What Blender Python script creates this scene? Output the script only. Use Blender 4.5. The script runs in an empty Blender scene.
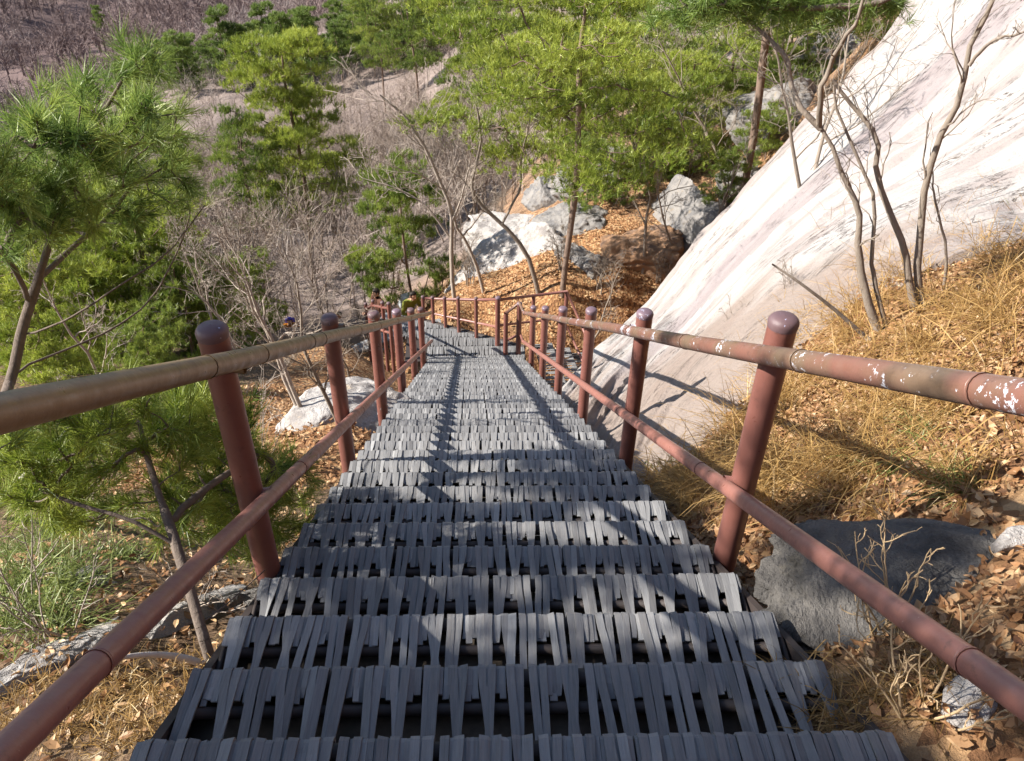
import bpy, bmesh, math
import numpy as np
from mathutils import Matrix, Vector
R = np.random.default_rng(7)
sc = bpy.context.scene
COL = sc.collection
PI = math.pi

# ------------------------------------------------------------------ camera model (used to measure the place)
F, PITCH, ROLL, YAW, H = 820.0, 0.62953, 0.02105, 0.06095, 1.1233
W_, H_ = 1024, 761
S = .59444            # slope of the stair flight
def ray(px, py):
    X, Y = np.asarray(px, float) - 512, np.asarray(py, float) - 380.5
    X, Y = X*math.cos(ROLL) + Y*math.sin(ROLL), -X*math.sin(ROLL) + Y*math.cos(ROLL)
    a, b = X/F, -Y/F
    y = math.cos(PITCH) + b*math.sin(PITCH); z = -math.sin(PITCH) + b*math.cos(PITCH)
    cy, sy = math.cos(YAW), math.sin(YAW)
    return np.stack([a*cy + y*sy, -a*sy + y*cy, z], -1)
def at(px, py, D):
    r = ray(px, py); t = np.asarray(D)/np.hypot(r[..., 0], r[..., 1])
    p = r*t[..., None]; p[..., 2] += H
    return p
def onz(px, py, z):
    r = ray(px, py); p = r*((z - H)/r[..., 2])[..., None]; p[..., 2] += H
    return p
def proj(p):
    p = np.asarray(p, float); x, y, z = p[..., 0], p[..., 1], p[..., 2] - H
    cy, sy = math.cos(YAW), math.sin(YAW); x, y = x*cy - y*sy, x*sy + y*cy
    d = y*math.cos(PITCH) - z*math.sin(PITCH); u = y*math.sin(PITCH) + z*math.cos(PITCH)
    X, Y = F*x/d, -F*u/d
    return 512 + X*math.cos(ROLL) - Y*math.sin(ROLL), 380.5 + X*math.sin(ROLL) + Y*math.cos(ROLL), d

# ------------------------------------------------------------------ noise
def _h(ix, iy, iz):
    n = (ix*374761393 + iy*668265263 + iz*2147483647 + 1013904223) & 0xffffffff
    n = ((n ^ (n >> 13))*1274126177) & 0xffffffff
    n = ((n ^ (n >> 16))*2246822519) & 0xffffffff
    return ((n ^ (n >> 15)) & 0xffff)/65535.0
def vnoise(p):
    p = np.asarray(p, float); i = np.floor(p).astype(np.int64); f = p - i; f = f*f*(3 - 2*f)
    o = 0
    for dx in (0, 1):
        wx = f[..., 0] if dx else 1 - f[..., 0]
        for dy in (0, 1):
            wy = f[..., 1] if dy else 1 - f[..., 1]
            for dz in (0, 1):
                wz = f[..., 2] if dz else 1 - f[..., 2]
                o = o + wx*wy*wz*_h(i[..., 0] + dx, i[..., 1] + dy, i[..., 2] + dz)
    return o*2 - 1
def fbm(p, octv=4, lac=2.1, gain=.5):
    p = np.asarray(p, float); a = 1.; o = 0; t = 0
    for k in range(octv):
        o = o + a*vnoise(p + 17.3*k); t += a; p = p*lac; a *= gain
    return o/t
def fbm2(x, y, octv=4, s=0.):
    return fbm(np.stack([x, y, np.full_like(np.asarray(x, float), s)], -1), octv)

# ------------------------------------------------------------------ mesh building
class MB:
    def __init__(s): s.v = []; s.f = []; s.n = 0; s.tone = []; s.mi = []
    def add(s, v, f, tone=0.5, mi=0):
        v = np.asarray(v, float).reshape(-1, 3); f = np.asarray(f, np.int64)
        if len(f) == 0: return
        s.v.append(v); s.f.append(f + s.n); s.n += len(v)
        s.tone.append(np.broadcast_to(np.asarray(tone, float), (len(v),)).copy())
        s.mi.append(np.full(len(f), mi))
    def build(s, name, mat, parent=None, smooth=True, uv=None, link=True):
        me = bpy.data.meshes.new(name)
        v = np.concatenate(s.v); me.vertices.add(len(v)); me.vertices.foreach_set('co', v.astype(np.float32).ravel())
        loops = np.concatenate([f.ravel() for f in s.f]); sizes = np.concatenate([np.full(len(f), f.shape[1]) for f in s.f])
        me.loops.add(len(loops)); me.loops.foreach_set('vertex_index', loops.astype(np.int32))
        me.polygons.add(len(sizes)); st = np.concatenate([[0], np.cumsum(sizes)[:-1]])
        me.polygons.foreach_set('loop_start', st.astype(np.int32)); me.polygons.foreach_set('loop_total', sizes.astype(np.int32))
        mats = mat if isinstance(mat, (list, tuple)) else [mat]
        for m in mats: me.materials.append(m)
        me.polygons.foreach_set('material_index', np.concatenate(s.mi).astype(np.int32))
        me.polygons.foreach_set('use_smooth', np.full(len(sizes), bool(smooth)))
        a = me.attributes.new('tone', 'FLOAT', 'POINT'); a.data.foreach_set('value', np.concatenate(s.tone).astype(np.float32))
        if uv is not None:
            for nm, arr in uv.items():
                b = me.attributes.new(nm, 'FLOAT', 'POINT'); b.data.foreach_set('value', np.asarray(arr).astype(np.float32))
        me.update(); me.validate()
        o = bpy.data.objects.new(name, me)
        if link: COL.objects.link(o)
        if parent is not None: o.parent = parent
        return o
def nrm(a): return a/np.maximum(np.linalg.norm(a, axis=-1, keepdims=True), 1e-9)
def tubes(mb, P, Rr, sides=6, tone=0.5, cap=False, mi=0):
    """P (N,K,3) centre lines, Rr (N,K) radii"""
    P = np.asarray(P, float); Rr = np.asarray(Rr, float)
    if P.ndim == 2: P = P[None]; Rr = np.broadcast_to(Rr, P.shape[:2])
    N, K = P.shape[:2]
    T = nrm(np.gradient(P, axis=1)); ref = np.zeros((N, 1, 3)); mean = nrm(P[:, -1] - P[:, 0])
    ax = np.argmin(np.abs(mean), 1); ref[np.arange(N), 0, ax] = 1
    A = nrm(np.cross(T, ref)); B = np.cross(T, A)
    th = np.arange(sides)*2*PI/sides
    V = P[:, :, None] + Rr[:, :, None, None]*(np.cos(th)[None, None, :, None]*A[:, :, None] + np.sin(th)[None, None, :, None]*B[:, :, None])
    idx = np.arange(N*K*sides).reshape(N, K, sides)
    a = idx[:, :-1]; b = idx[:, 1:]
    q = np.stack([a, np.roll(a, -1, 2), np.roll(b, -1, 2), b], -1).reshape(-1, 4)
    tn = np.repeat(np.broadcast_to(np.asarray(tone, float).reshape(-1, 1), (N, 1)), K*sides, 1).ravel()
    if cap:
        VV = V.reshape(-1, 3)
        mb.add(VV, q, tn, mi); n0 = mb.n - len(VV)
        for n in range(N):
            for ring, rev in ((0, True), (K - 1, False)):
                ii = idx[n, ring]; ii = ii[::-1] if not rev else ii
                mb.f.append((ii[None] + n0)); mb.mi.append(np.array([mi]))
    else: mb.add(V, q, tn, mi)
def blades(mb, base, d, L, w, tone, side=None):
    """one thin triangle per row"""
    d = nrm(d); s = nrm(np.cross(d, side if side is not None else R.normal(size=d.shape)))
    L = np.asarray(L).reshape(-1, 1); w = np.asarray(w).reshape(-1, 1)
    V = np.stack([base - s*w/2, base + s*w/2, base + d*L], 1)
    mb.add(V, np.arange(len(base)*3).reshape(-1, 3), np.repeat(tone, 3))
def box(mb, lo, hi, tone=.5, mi=0):
    x0, y0, z0 = lo; x1, y1, z1 = hi
    v = [(x0,y0,z0),(x1,y0,z0),(x1,y1,z0),(x0,y1,z0),(x0,y0,z1),(x1,y0,z1),(x1,y1,z1),(x0,y1,z1)]
    mb.add(v, [(0,3,2,1),(4,5,6,7),(0,1,5,4),(1,2,6,5),(2,3,7,6),(3,0,4,7)], tone, mi)
def resample(pts, n):
    pts = np.asarray(pts, float); m = len(pts)
    # Catmull-Rom
    P = np.concatenate([[2*pts[0] - pts[1]], pts, [2*pts[-1] - pts[-2]]])
    t = np.linspace(0, m - 1 - 1e-9, n); i = t.astype(int); u = (t - i)[:, None]
    p0, p1, p2, p3 = P[i], P[i + 1], P[i + 2], P[i + 3]
    return .5*((2*p1) + (p2 - p0)*u + (2*p0 - 5*p1 + 4*p2 - p3)*u**2 + (3*p1 - p0 - 3*p2 + p3)*u**3)
def tag(o, label=None, cat=None, group=None, kind=None):
    if label: o['label'] = label
    if cat: o['category'] = cat
    if group: o['group'] = group
    if kind: o['kind'] = kind
    return o
def empty(name, loc=(0, 0, 0)):
    o = bpy.data.objects.new(name, None); o.location = loc; o.empty_display_size = .2; COL.objects.link(o); return o
def copy_tree(root, loc, rz=0., s=1., label=None, sz=None):
    r = root.copy(); COL.objects.link(r); r.location = loc; r.rotation_euler = (0, 0, rz); r.scale = (s, s, sz or s)
    if label: r['label'] = label
    for ch in list(root.children):
        c = ch.copy(); COL.objects.link(c); c.parent = r
        for g in list(ch.children):
            d = g.copy(); COL.objects.link(d); d.parent = c
    return r

# ------------------------------------------------------------------ materials
def mat(name, rough=.8, spec=.3):
    m = bpy.data.materials.new(name); m.use_nodes = True; nt = m.node_tree
    b = nt.nodes['Principled BSDF']; b.inputs['Roughness'].default_value = rough; b.inputs['Specular IOR Level'].default_value = spec
    return m, nt, b
class G_:
    def __init__(s, nt): s.nt = nt
    def n(s, t, **k):
        x = s.nt.nodes.new(t)
        for a, v in k.items(): setattr(x, a, v)
        return x
    def l(s, a, b): s.nt.links.new(a, b)
    def noise(s, vec, scale, detail=4, rough=.6, dist=0.):
        x = s.n('ShaderNodeTexNoise'); x.inputs['Scale'].default_value = scale; x.inputs['Detail'].default_value = detail
        x.inputs['Roughness'].default_value = rough; x.inputs['Distortion'].default_value = dist
        if vec is not None: s.l(vec, x.inputs['Vector'])
        return x.outputs['Fac']
    def ramp(s, fac, *stops):
        x = s.n('ShaderNodeValToRGB'); e = x.color_ramp.elements
        while len(e) < len(stops): e.new(.5)
        for k, (p, c) in enumerate(stops):
            e[k].position = p; e[k].color = (c, c, c, 1) if isinstance(c, (int, float)) else (*c, 1)
        s.l(fac, x.inputs['Fac']); return x.outputs['Color']
    def mix(s, fac, a, b, mode='MIX'):
        x = s.n('ShaderNodeMix', data_type='RGBA', blend_type=mode)
        for sock, v in ((0, fac), (6, a), (7, b)):
            if isinstance(v, (int, float)): x.inputs[sock].default_value = v
            elif isinstance(v, tuple): x.inputs[sock].default_value = (*v, 1)
            else: s.l(v, x.inputs[sock])
        return x.outputs[2]
    def math(s, op, a, b=None):
        x = s.n('ShaderNodeMath', operation=op)
        for k, v in enumerate((a, b)):
            if v is None: continue
            if isinstance(v, (int, float)): x.inputs[k].default_value = v
            else: s.l(v, x.inputs[k])
        return x.outputs[0]
    def attr(s, name):
        x = s.n('ShaderNodeAttribute'); x.attribute_name = name; return x.outputs['Fac']
    def pos(s): return s.n('ShaderNodeNewGeometry').outputs['Position']
    def objc(s): return s.n('ShaderNodeTexCoord').outputs['Object']
    def rnd(s): return s.n('ShaderNodeObjectInfo').outputs['Random']
    def scale(s, vec, v):
        x = s.n('ShaderNodeVectorMath', operation='MULTIPLY'); s.l(vec, x.inputs[0]); x.inputs[1].default_value = v; return x.outputs[0]
    def comb(s, a, b, c=0.):
        x = s.n('ShaderNodeCombineXYZ')
        for k, v in enumerate((a, b, c)):
            if isinstance(v, (int, float)): x.inputs[k].default_value = v
            else: s.l(v, x.inputs[k])
        return x.outputs[0]
    def bump(s, h, strength, dist, b):
        x = s.n('ShaderNodeBump'); x.inputs['Strength'].default_value = strength; x.inputs['Distance'].default_value = dist
        s.l(h, x.inputs['Height']); s.l(x.outputs['Normal'], b.inputs['Normal'])

def paint_mat(name, base, alt, chip, chip_amt, rough=.37, worn=None):
    m, nt, b = mat(name, rough, .5); g = G_(nt); p = g.pos()
    c = g.mix(g.noise(p, 9, 5), base, alt)
    if worn: c = g.mix(g.ramp(g.noise(p, 2.2, 4), (.45, 0), (.6, 1)), c, worn)
    fine = g.noise(p, 60, 4, .7); big = g.noise(p, 7, 3)
    k = g.math('ADD', g.math('MULTIPLY', fine, .5), g.math('MULTIPLY', big, .5))
    c = g.mix(g.ramp(k, (chip_amt - .015, 0), (chip_amt + .01, 1)), c, chip)
    # dark grime blotches
    c = g.mix(g.ramp(g.noise(p, 14, 6, .7), (.60, 0), (.72, .65)), c, (.035, .022, .02))
    g.l(c, b.inputs['Base Color'])
    g.l(g.ramp(g.noise(p, 22, 5), (.3, rough - .1), (.7, rough + .2)), b.inputs['Roughness'])
    g.bump(g.noise(p, 45, 5), .25, .004, b)
    return m
M_POST = paint_mat('red_brown_paint', (.135, .052, .041), (.185, .075, .058), (.34, .30, .30), .665)
M_RAIL_R = paint_mat('worn_red_rail_paint', (.18, .075, .055), (.115, .062, .045), (.55, .55, .6), .60, worn=(.13, .085, .055))
M_RAIL_L = paint_mat('hand_worn_bronze_paint', (.20, .135, .065), (.13, .085, .045), (.25, .2, .15), .70, .36)
M_LOW = paint_mat('faded_red_paint', (.19, .078, .060), (.245, .108, .085), (.5, .42, .40), .68)
M_CAP = paint_mat('cap_paint', (.075, .045, .052), (.13, .075, .075), (.45, .47, .62), .64, .5)
M_CAPW = paint_mat('bare_cap_paint', (.10, .06, .075), (.16, .11, .13), (.42, .44, .56), .605, .45)

def rubber():
    m, nt, b = mat('black_belt_rubber', .7, .35); g = G_(nt); p = g.objc(); t = g.attr('tone')
    c = g.ramp(t, (0., (.038, .038, .041)), (.5, (.135, .134, .138)), (1., (.33, .325, .318)))
    st = g.noise(g.scale(p, (220, 9, 9)), 1., 4, .7)
    c = g.mix(.55, c, g.mix(st, (.03, .03, .033), (.42, .41, .40)), 'MIX')
    c = g.mix(g.ramp(g.noise(p, 30, 5), (.56, 0), (.75, .55)), c, (.17, .155, .14))
    sx = g.n('ShaderNodeSeparateXYZ'); g.l(p, sx.inputs[0]); cx = g.math('ABSOLUTE', g.math('SUBTRACT', sx.outputs[0], .1))
    du = g.math('MULTIPLY', g.ramp(cx, (.25, .8), (.7, .15)), g.ramp(g.noise(g.scale(p, (60, 14, 14)), 1., 5, .7), (.45, 0), (.62, 1)))
    c = g.mix(g.math('MULTIPLY', du, .45), c, (.23, .205, .18))
    c = g.mix(g.math('MULTIPLY', g.rnd(), .35), c, (.03, .03, .034))
    g.l(c, b.inputs['Base Color'])
    g.bump(st, .5, .003, b); return m
M_RUB = rubber()
def plain(name, c1, c2, sc_=6., rough=.85, spec=.2, bump=0.):
    m, nt, b = mat(name, rough, spec); g = G_(nt); p = g.objc(); n = g.noise(p, sc_, 5)
    g.l(g.mix(n, c1, c2), b.inputs['Base Color'])
    if bump: g.bump(n, .5, bump, b)
    return m
M_DIRT = plain('dirty_backing_mesh', (.045, .037, .03), (.13, .105, .08), 30, .95, .1, .004)
M_STEEL = plain('dark_stair_steel', (.022, .018, .017), (.05, .035, .03), 12, .7, .4)

def granite(name, a, b_, dark, tan, slab=False):
    m, nt, b = mat(name, .85, .25); g = G_(nt); p = g.pos()
    c = g.mix(g.noise(p, 1.1, 6, .65), a, b_)
    if slab:
        c = g.mix(g.ramp(g.noise(p, 5., 6, .75), (.50, 0), (.68, .5)), c, (.25, .215, .195))
        u, v = g.attr('su'), g.attr('sv')
        sv_ = g.comb(g.math('MULTIPLY', u, 10.), g.math('MULTIPLY', v, 1.3), g.math('MULTIPLY', g.noise(p, .5, 3), .8))
        n1 = g.noise(sv_, 1.6, 6, .62, .6)
        c = g.mix(g.ramp(n1, (.50, 0), (.58, .75)), c, (.235, .195, .18))
        # one broad grey wash along the slab
        d = g.math('ABSOLUTE', g.math('SUBTRACT', g.math('ADD', u, g.math('MULTIPLY', g.math('SUBTRACT', g.noise(g.comb(g.math('MULTIPLY', u, 3), g.math('MULTIPLY', v, 6)), 2., 4), .5), .12)), .40))
        c = g.mix(g.ramp(d, (.04, .7), (.08, 0)), c, (.20, .165, .165))
        # weathered brown foot of the slab
        low = g.math('ADD', g.math('SUBTRACT', .36, v), g.math('MULTIPLY', g.math('SUBTRACT', g.noise(sv_, 1.2, 5), .5), .55))
        low = g.math('ADD', low, g.math('MULTIPLY', g.math('SUBTRACT', u, .35), .5))
        c = g.mix(g.ramp(low, (.10, 0), (.24, .8)), c, (.20, .15, .12))
        cr = g.noise(g.comb(g.math('MULTIPLY', u, 26.), g.math('MULTIPLY', v, 7.)), 1.0, 6, .68, 1.2)
        crk = g.ramp(g.math('ABSOLUTE', g.math('SUBTRACT', cr, .5)), (.0, 1), (.016, 0))
        gate = g.ramp(g.noise(p, .7, 3), (.50, 0), (.57, 1))
        crk = g.math('MULTIPLY', crk, gate)
        c = g.mix(g.math('MULTIPLY', crk, .9), c, (.06, .045, .035))
        sp = g.noise(g.comb(g.math('MULTIPLY', u, 40.), g.math('MULTIPLY', v, 16.)), 1.3, 4, .6)
        c = g.mix(g.ramp(sp, (.68, 0), (.73, .5)), c, (.16, .125, .105))
    else:
        c = g.mix(g.ramp(g.noise(p, 2.3, 6, .7), (.48, 0), (.62, .8)), c, dark)
        c = g.mix(g.ramp(g.noise(p, 5.1, 5, .7), (.58, 0), (.70, .7)), c, tan)
    c = g.mix(g.ramp(g.noise(p, 55, 3, .8), (.58, 0), (.70, .55)), c, (.06, .055, .055))
    g.l(c, b.inputs['Base Color'])
    h = g.math('ADD', g.math('MULTIPLY', g.noise(p, 9, 7, .65), 1.), g.math('MULTIPLY', g.noise(p, 70, 3), .25))
    if not slab: h = g.math('ADD', g.math('MULTIPLY', h, .6), g.math('MULTIPLY', g.noise(p, 2.6, 8, .7, .4), 2.2))
    if slab: h = g.math('SUBTRACT', h, g.math('MULTIPLY', crk, .5))
    g.bump(h, .7, .05 if slab else .09, b); return m
M_SLAB = granite('pale_granite', (.28, .253, .235), (.355, .333, .315), 0, 0, True)
M_ROCK = granite('grey_granite', (.17, .155, .145), (.27, .25, .23), (.12, .115, .115), (.26, .2, .13))
M_ROCKW = granite('white_granite', (.33, .30, .275), (.43, .40, .375), (.17, .15, .14), (.34, .26, .17))
M_ROCKO = granite('rusty_rock', (.20, .105, .055), (.33, .20, .115), (.10, .065, .05), (.20, .185, .17))
M_ROCKD = granite('dark_granite', (.085, .078, .07), (.16, .145, .13), (.035, .032, .03), (.15, .13, .10))

def foliage(name, dark, mid, light, trans=.42, rnd=.25):
    m = bpy.data.materials.new(name); m.use_nodes = True; nt = m.node_tree; nt.nodes.clear(); g = G_(nt)
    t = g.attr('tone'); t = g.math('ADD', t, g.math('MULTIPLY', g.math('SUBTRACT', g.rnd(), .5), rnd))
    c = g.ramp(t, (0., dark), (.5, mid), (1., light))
    d = g.n('ShaderNodeBsdfDiffuse'); tr = g.n('ShaderNodeBsdfTranslucent'); gl = g.n('ShaderNodeBsdfGlossy'); gl.inputs['Roughness'].default_value = .45
    g.l(c, d.inputs[0]); g.l(c, tr.inputs[0]); gl.inputs[0].default_value = (.6, .6, .5, 1)
    m1 = g.n('ShaderNodeMixShader'); m1.inputs[0].default_value = trans; g.l(d.outputs[0], m1.inputs[1]); g.l(tr.outputs[0], m1.inputs[2])
    m2 = g.n('ShaderNodeMixShader'); m2.inputs[0].default_value = .05; g.l(m1.outputs[0], m2.inputs[1]); g.l(gl.outputs[0], m2.inputs[2])
    o = g.n('ShaderNodeOutputMaterial'); g.l(m2.outputs[0], o.inputs[0]); return m
M_NEEDLE = foliage('pine_needles', (.04, .08, .014), (.15, .205, .035), (.31, .36, .065))
M_NEEDLE_Y = foliage('yellow_pine_needles', (.05, .10, .012), (.205, .26, .034), (.41, .45, .08))
M_NEEDLE_N = foliage('near_pine_needles', (.03, .07, .016), (.135, .21, .042), (.32, .39, .09), .42)
M_NEEDLE_D = foliage('far_pine_needles', (.045, .08, .018), (.12, .18, .036), (.21, .27, .06))
M_GRASS = foliage('golden_grass', (.13, .075, .025), (.38, .225, .075), (.62, .42, .17))
M_SEDGE = foliage('green_sedge', (.06, .085, .018), (.15, .19, .042), (.30, .33, .10))
M_LEAF = foliage('dead_leaves', (.085, .036, .018), (.28, .14, .062), (.50, .33, .18), .2)
def bark(name, a, b_, sc_=18.):
    m, nt, b = mat(name, .9, .15); g = G_(nt); p = g.objc()
    n = g.noise(g.scale(p, (1, 1, .35)), sc_, 6, .7)
    c = g.mix(n, a, b_); c = g.mix(g.math('MULTIPLY', g.math('SUBTRACT', g.attr('tone'), .5), .45), c, (.62, .57, .52))
    g.l(c, b.inputs['Base Color']); g.bump(n, .6, .02, b); return m
M_BARK_P = bark('red_pine_bark', (.095, .065, .05), (.24, .17, .13))
M_BARK_N = bark('grey_pine_bark', (.05, .04, .034), (.23, .18, .145), 30)
M_BARK_B = bark('grey_tree_bark', (.13, .10, .08), (.30, .25, .20), 25)
M_BARK_L = bark('light_tree_bark', (.22, .175, .14), (.40, .34, .285), 25)
M_TWIG = bark('forest_twigs', (.16, .122, .098), (.31, .25, .205), 3)
M_TWIG_F = bark('far_forest_twigs', (.095, .068, .065), (.28, .21, .19), .05)
M_WHITEWOOD = bark('bleached_wood', (.42, .37, .32), (.62, .57, .51), 30)

def ground_mat():
    m, nt, b = mat('slope_soil', .95, .1); g = G_(nt); p = g.pos()
    lit, far = g.attr('litter'), g.attr('far')
    vor = g.n('ShaderNodeTexVoronoi'); vor.inputs['Scale'].default_value = 17.; g.l(p, vor.inputs['Vector'])
    vc = g.n('ShaderNodeSeparateColor'); g.l(vor.outputs['Color'], vc.inputs[0])
    leaf = g.ramp(vc.outputs[0], (0, (.12, .05, .022)), (.35, (.26, .12, .05)), (.7, (.40, .22, .10)), (1, (.52, .34, .18)))
    soil = g.mix(g.noise(p, 2.2, 6, .7), (.065, .045, .030), (.165, .115, .075))
    c = g.mix(g.math('MULTIPLY', lit, .85), soil, leaf)
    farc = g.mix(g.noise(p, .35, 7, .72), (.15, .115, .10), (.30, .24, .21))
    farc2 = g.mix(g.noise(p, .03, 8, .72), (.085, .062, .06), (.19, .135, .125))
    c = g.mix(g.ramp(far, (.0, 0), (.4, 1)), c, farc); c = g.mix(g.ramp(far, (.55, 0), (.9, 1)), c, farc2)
    g.l(c, b.inputs['Base Color'])
    g.bump(g.math('ADD', g.noise(p, 14, 6, .7), g.math('MULTIPLY', vor.outputs['Distance'], .8)), .9, .05, b); return m
M_GROUND = ground_mat()

# ------------------------------------------------------------------ slab (ruled between two edge lines)
LP = [(548, 412, 7.9), (567, 385, 9.0), (595, 351, 10.8), (650, 300, 12.6), (690, 248, 13.2), (730, 205, 13.6), (780, 150, 14.0), (840, 85, 14.4), (905, 5, 14.8), (962, -70, 15.3), (1030, -160, 16)]
RP = [(640, 500, 3.9), (668, 452, 4.7), (705, 402, 5.6), (765, 345, 6.4), (832, 292, 7.0), (895, 245, 7.6), (965, 218, 8.1), (1040, 190, 8.6), (1150, 130, 9.1), (1260, 50, 9.6), (1400, -60, 10.2)]
LP3 = resample(np.array([at(*p) for p in LP]), 260); RP3 = resample(np.array([at(*p) for p in RP]), 260)
NU, NV = 170, 260
uu = np.linspace(-.10, 1.12, NU)
slabP = LP3[None]*(1 - uu[:, None, None]) + RP3[None]*uu[:, None, None]
sv = np.broadcast_to(np.linspace(0, 1, NV)[None], (NU, NV)); su = np.broadcast_to(uu[:, None], (NU, NV))
rag = fbm2(sv*9, su*0 + 3, 4)*.9*np.clip(1 - np.abs(su)*6, 0, 1)
across = nrm(LP3 - RP3)[None]
slabP = slabP + across*(rag + .5*fbm2(sv*30, su*0 + 8, 3)*np.clip(1 - np.abs(su)*8, 0, 1))[..., None]*.34
hgt = -.9*np.clip(-su/.10, 0, 1)**1.6*3.2           # rounds over on the gully side
hgt = hgt + .16*fbm2(su*9, sv*3.2, 5, 2.) + .055*np.abs(fbm2(su*22 + sv*2, sv*5, 4, 9.)) + .22*fbm2(su*2.2, sv*3., 3, 5.)
st_ = su*7 + fbm2(su*3, sv*4, 4, 11.)*1.3
hgt = hgt - .10*np.clip((st_ - np.floor(st_))*6, 0, 1)*np.clip(.5 + 5*fbm2(su*4, sv*4, 2, 4.), 0, 1)
hgt = hgt - .10*np.clip((su - .9)/.2, 0, 1)
slabP[..., 2] += hgt

# ------------------------------------------------------------------ terrain height function
GC = [(100, 650, 2.35), (20, 720, 2.0), (180, 740, 1.55), (100, 740, 1.75), (200, 690, 1.72), (150, 690, 1.95), (60, 690, 2.12), (220, 640, 2.0), (50, 560, 3.7), (-80, 600, 4.0), (30, 500, 6.2), (-150, 420, 9),
      (320, 402, 7.0), (280, 430, 6.6), (360, 405, 6.8), (360, 430, 5.9), (250, 380, 10.5), (340, 345, 13), (400, 333, 19), (300, 342, 18), (200, 330, 24), (100, 310, 28), (-150, 330, 26),
      (340, 300, 27), (280, 262, 34), (400, 262, 30), (200, 240, 44), (280, 205, 50), (370, 190, 50), (100, 200, 62), (280, 130, 82), (400, 130, 75), (150, 120, 100), (330, 88, 108), (240, 82, 122), (420, 60, 112), (150, 95, 138),
      (300, 42, 142), (420, -20, 150), (200, 68, 148),
      (100, 60, 330), (250, 20, 380), (0, 110, 300), (100, -10, 430), (400, -60, 430), (-200, 60, 330), (100, -110, 600), (-200, -110, 600), (500, -140, 620), (100, -230, 900), (-300, -230, 900), (600, -230, 900),
      (450, 305, 15.5), (450, 282, 19), (500, 262, 18.5), (480, 215, 30), (450, 165, 46), (500, 110, 62), (470, 50, 82), (520, -10, 110),
      (560, 292, 15.6), (620, 285, 16.2), (700, 262, 17.2), (640, 205, 19.6), (580, 205, 20), (740, 214, 18.8), (700, 150, 22.5), (620, 130, 26), (560, 150, 28), (760, 120, 23.5), (840, 62, 25), (900, 5, 27), (700, 70, 32), (600, 50, 42), (750, 10, 44), (620, -30, 70), (850, -60, 40),
      (900, 300, 6.0), (960, 262, 7.2), (1000, 300, 5.8), (1024, 235, 8.0), (1150, 220, 7.0), (1000, 400, 3.9), (900, 400, 4.1), (800, 400, 4.6), (1100, 420, 3.3), (760, 440, 4.2), (850, 480, 3.3), (1000, 500, 2.8), (950, 690, 1.62), (1050, 620, 2.0), (820, 690, 1.55)]
pts = [at(*g) for g in GC]
for y in np.arange(-.6, 12.6, 1.2):
    pts += [(0, y, -S*y - .55), (-1.0, y, -S*y - .58)]
    pts += [(1.15, y, -S*y - (.34 if y < 4.3 else .75))] if y < 9 else []
pts += [(-1.6, 4, -3.0), (0, 13.4, -8.0), (1.6, 13.6, -9.3), (1.0, 12.0, -8.2), (1.6, 11.0, -8.0), (2.6, 13.3, -9.0), (-1.5, 14.5, -9.4), (0, 15, -8.6),
        (0, -4, 2.2), (-5, -3, .6), (5, -3, 4.6), (0, -12, 6.5), (-14, -6, -2), (14, -6, 11), (-10, 4, -6.5), (-20, 8, -12), (9, 5, 1.6), (16, 12, 7), (14, 22, 5), (25, 30, 9), (3, -1, 1.2), (-3, -.5, -.9), (-3.5, 2, -2.6),
        (60, 10, 26), (60, 60, 15), (-60, 0, -30), (0, -80, 45), (-100, -80, 0), (120, -60, 80), (300, 150, 80), (300, 500, 90), (-400, 0, -40), (-400, 300, -60), (0, -500, 160), (500, -300, 200), (-500, -400, 60)]
for iu in range(14, NU - 16, 22):
    for iv in range(0, NV, 26):
        p = slabP[iu, iv].copy(); p[2] -= .22 + .5*max(0, 1 - uu[iu]/.45); pts.append(p)
for iv in range(20, NV, 26):      # gully floor below the slab's far edge
    p = LP3[iv] + nrm((LP3 - RP3)[iv])*2.2; p[2] -= 2.4; pts.append(p)
pts = np.array(pts)
def warp(x, y):
    r = np.hypot(x, y) + 1e-6; g = 7*np.log1p(r/7)/r
    return np.stack([x*g, y*g], -1)
_C = warp(pts[:, 0], pts[:, 1])
def _k(a, b): return np.sqrt(((a[:, None] - b[None])**2).sum(-1) + .02)
_n = len(_C); _A = np.zeros((_n + 3, _n + 3)); _A[:_n, :_n] = -_k(_C, _C) + .03*np.eye(_n)
_Q = np.concatenate([np.ones((_n, 1)), _C], 1); _A[:_n, _n:] = _Q; _A[_n:, :_n] = _Q.T
_w = np.linalg.solve(_A, np.concatenate([pts[:, 2], np.zeros(3)]))
def ground(x, y):
    x = np.asarray(x, float); y = np.asarray(y, float); sh = x.shape; x = x.ravel(); y = y.ravel(); out = np.empty(len(x))
    for a in range(0, len(x), 40000):
        c = warp(x[a:a + 40000], y[a:a + 40000])
        out[a:a + 40000] = -_k(c, _C)@_w[:_n] + _w[_n] + c@_w[_n + 1:]
    r = np.hypot(x, y)
    near = np.clip((np.abs(x) - .6)/1.0, 0, 1)
    out += .07*fbm2(x*1.5, y*1.5, 4)*near*np.clip(1.5 - r/30, .0, 1)
    m = np.clip((r - 14)/14, 0, 1); out += m*(.7*fbm2(x*.22, y*.22, 4, 3.)) + np.clip((r - 60)/100, 0, 1)*3.*fbm2(x*.03, y*.03, 4, 8.) + np.clip((r - 200)/150, 0, 1)*16*fbm2(x*.011, y*.011, 4, 5.)
    return out.reshape(sh)
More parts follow.
